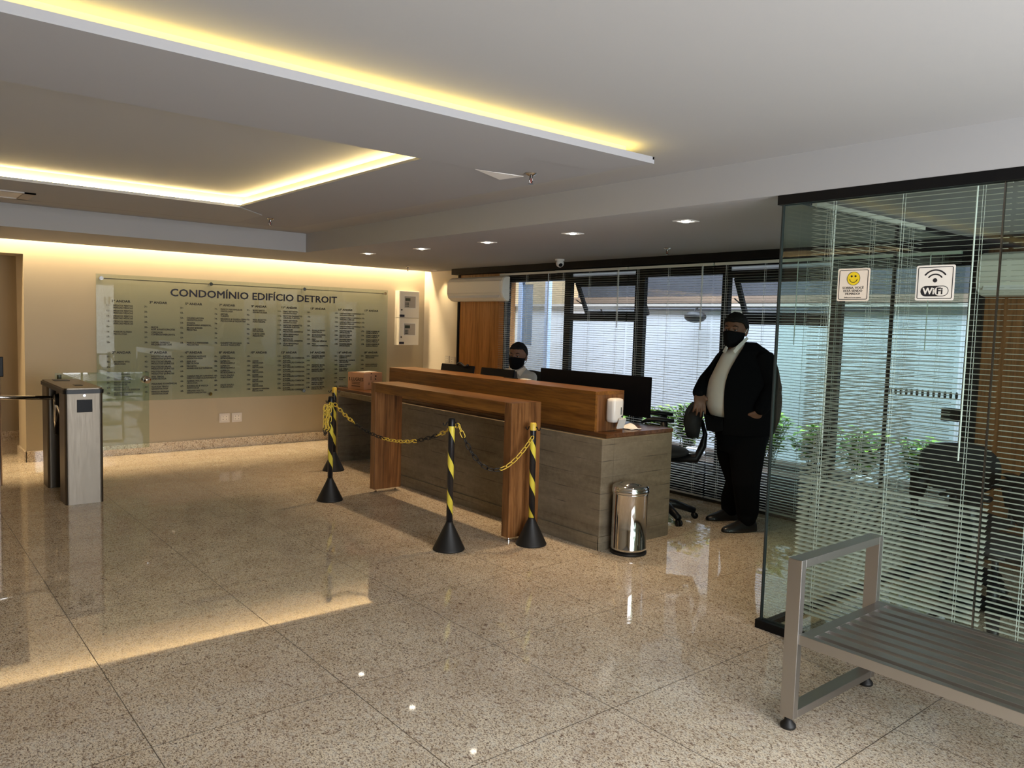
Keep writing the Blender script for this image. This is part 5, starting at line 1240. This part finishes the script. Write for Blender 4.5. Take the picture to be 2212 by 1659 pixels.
# ---- the seated man
D = 7.9
bm_ = nb()
f = (-HF * cos(radians(24)) - HR * sin(radians(24)) + EZ * 0.0).normalized(); hc = Q(1118.5, 771)
P, A = head_parts(bm_, hc, f, 1.08)
tube(bm_, [hc - EZ * 0.05 - f * 0.015, hc - EZ * 0.15 - f * 0.03, Q(1120, 815)], [0.055, 0.062, 0.08], 20)
loft(bm_, [(Q(1121, 803), 0.07, 0.06), (Q(1119, 808), 0.13, 0.08), (Q(1118, 820), 0.17, 0.10), (Q(1120, 850), 0.18, 0.12), (Q(1120, 890), 0.17, 0.12), (Q(1120, 915), 0.18, 0.14)], 28)
lf = (-HF * 0.8 - HR * 0.45).normalized(); ll = EZ.cross(lf).normalized()
hp = Q(1120, 910)
for q in (-1, 1):
    sh_ = Q(1117 + 30 * -q, 816); el = sh_ + lf * 0.10 - EZ * 0.26 + ll * q * 0.03; wr = el + lf * 0.24 + EZ * 0.06
    caps(bm_, [sh_, el, wr], [0.045, 0.038, 0.027]); hand(bm_, wr, lf, -EZ, -ll * q, 1.0, (0.3, 0.3, 0.35, 0.4))
    kn = V((hp.x, hp.y, 0.56)) + lf * 0.42 + ll * q * 0.12; an = V((kn.x, kn.y, 0.10)) - lf * 0.05
    caps(bm_, [V((hp.x, hp.y, 0.60)) + ll * q * 0.09, kn, an], [0.085, 0.06, 0.042]); ell(bm_, an + lf * 0.07 - EZ * 0.05, (0.12, 0.04, 0.035), (lf, ll, EZ))
sm_ = obj('person', bm_, M['skin2'], None, True); remesh(sm_, 0.006, 4)
tag(sm_, 'seated person behind the counter in white shirt, dark tie and black mask', 'person')
face_bits(sm_, P, A, 1.08, None); hair_cap(sm_, P, 1.08, front=0.078, side=0.055, nape=0.0, puff=0.012)
b = nb(); loft(b, [(Q(1120.5, 793), 0.066, 0.062), (Q(1118, 796.5), 0.095, 0.070), (Q(1111, 799.5), 0.150, 0.09), (Q(1114, 806), 0.190, 0.120), (Q(1119, 850), 0.195, 0.135), (Q(1120, 895), 0.185, 0.14), (Q(1120, 915), 0.19, 0.15)], 32)
for q in (-1, 1):
    sh_ = Q(1117 + 30 * -q, 816 - 5 * q * 0); el = sh_ + lf * 0.10 - EZ * 0.26 + ll * q * 0.03; caps(b, [sh_, el, el + lf * 0.16 + EZ * 0.04], [0.064, 0.056, 0.045], 16)
o = obj('shirt', b, M['shirt'], sm_, True); remesh(o, 0.009, 4)
b = nb(); prism(b, [Q(1102, 795, -0.11), Q(1110, 801, -0.15), Q(1109, 808, -0.165), Q(1105, 803, -0.14)], V((0, 0, 0)), V((0.004, 0.005, 0.003)))
prism(b, [Q(1117, 803, -0.150), Q(1134, 791, -0.085), Q(1136, 797, -0.105), Q(1123, 814, -0.165)], V((0, 0, 0)), V((0.004, 0.005, 0.003))); obj('collar', b, M['shirt'], sm_)
b = nb(); prism(b, [Q(1111, 802, -0.155), Q(1116, 802, -0.155), Q(1117, 806, -0.16), Q(1119, 830, -0.17), Q(1113, 836, -0.17), Q(1109, 830, -0.17), Q(1111, 806, -0.16)], -HF * 0.006, HF * 0.004); obj('tie', b, M['tie'], sm_)
b = nb()
for q in (-1, 1):
    kn = V((hp.x, hp.y, 0.56)) + lf * 0.42 + ll * q * 0.12; an = V((kn.x, kn.y, 0.10)) - lf * 0.05
    caps(b, [V((hp.x, hp.y, 0.60)) + ll * q * 0.09, kn, an + EZ * 0.03], [0.105, 0.075, 0.06], 18)
o = obj('trousers', b, M['suit'], sm_, True); remesh(o, 0.014, 5)
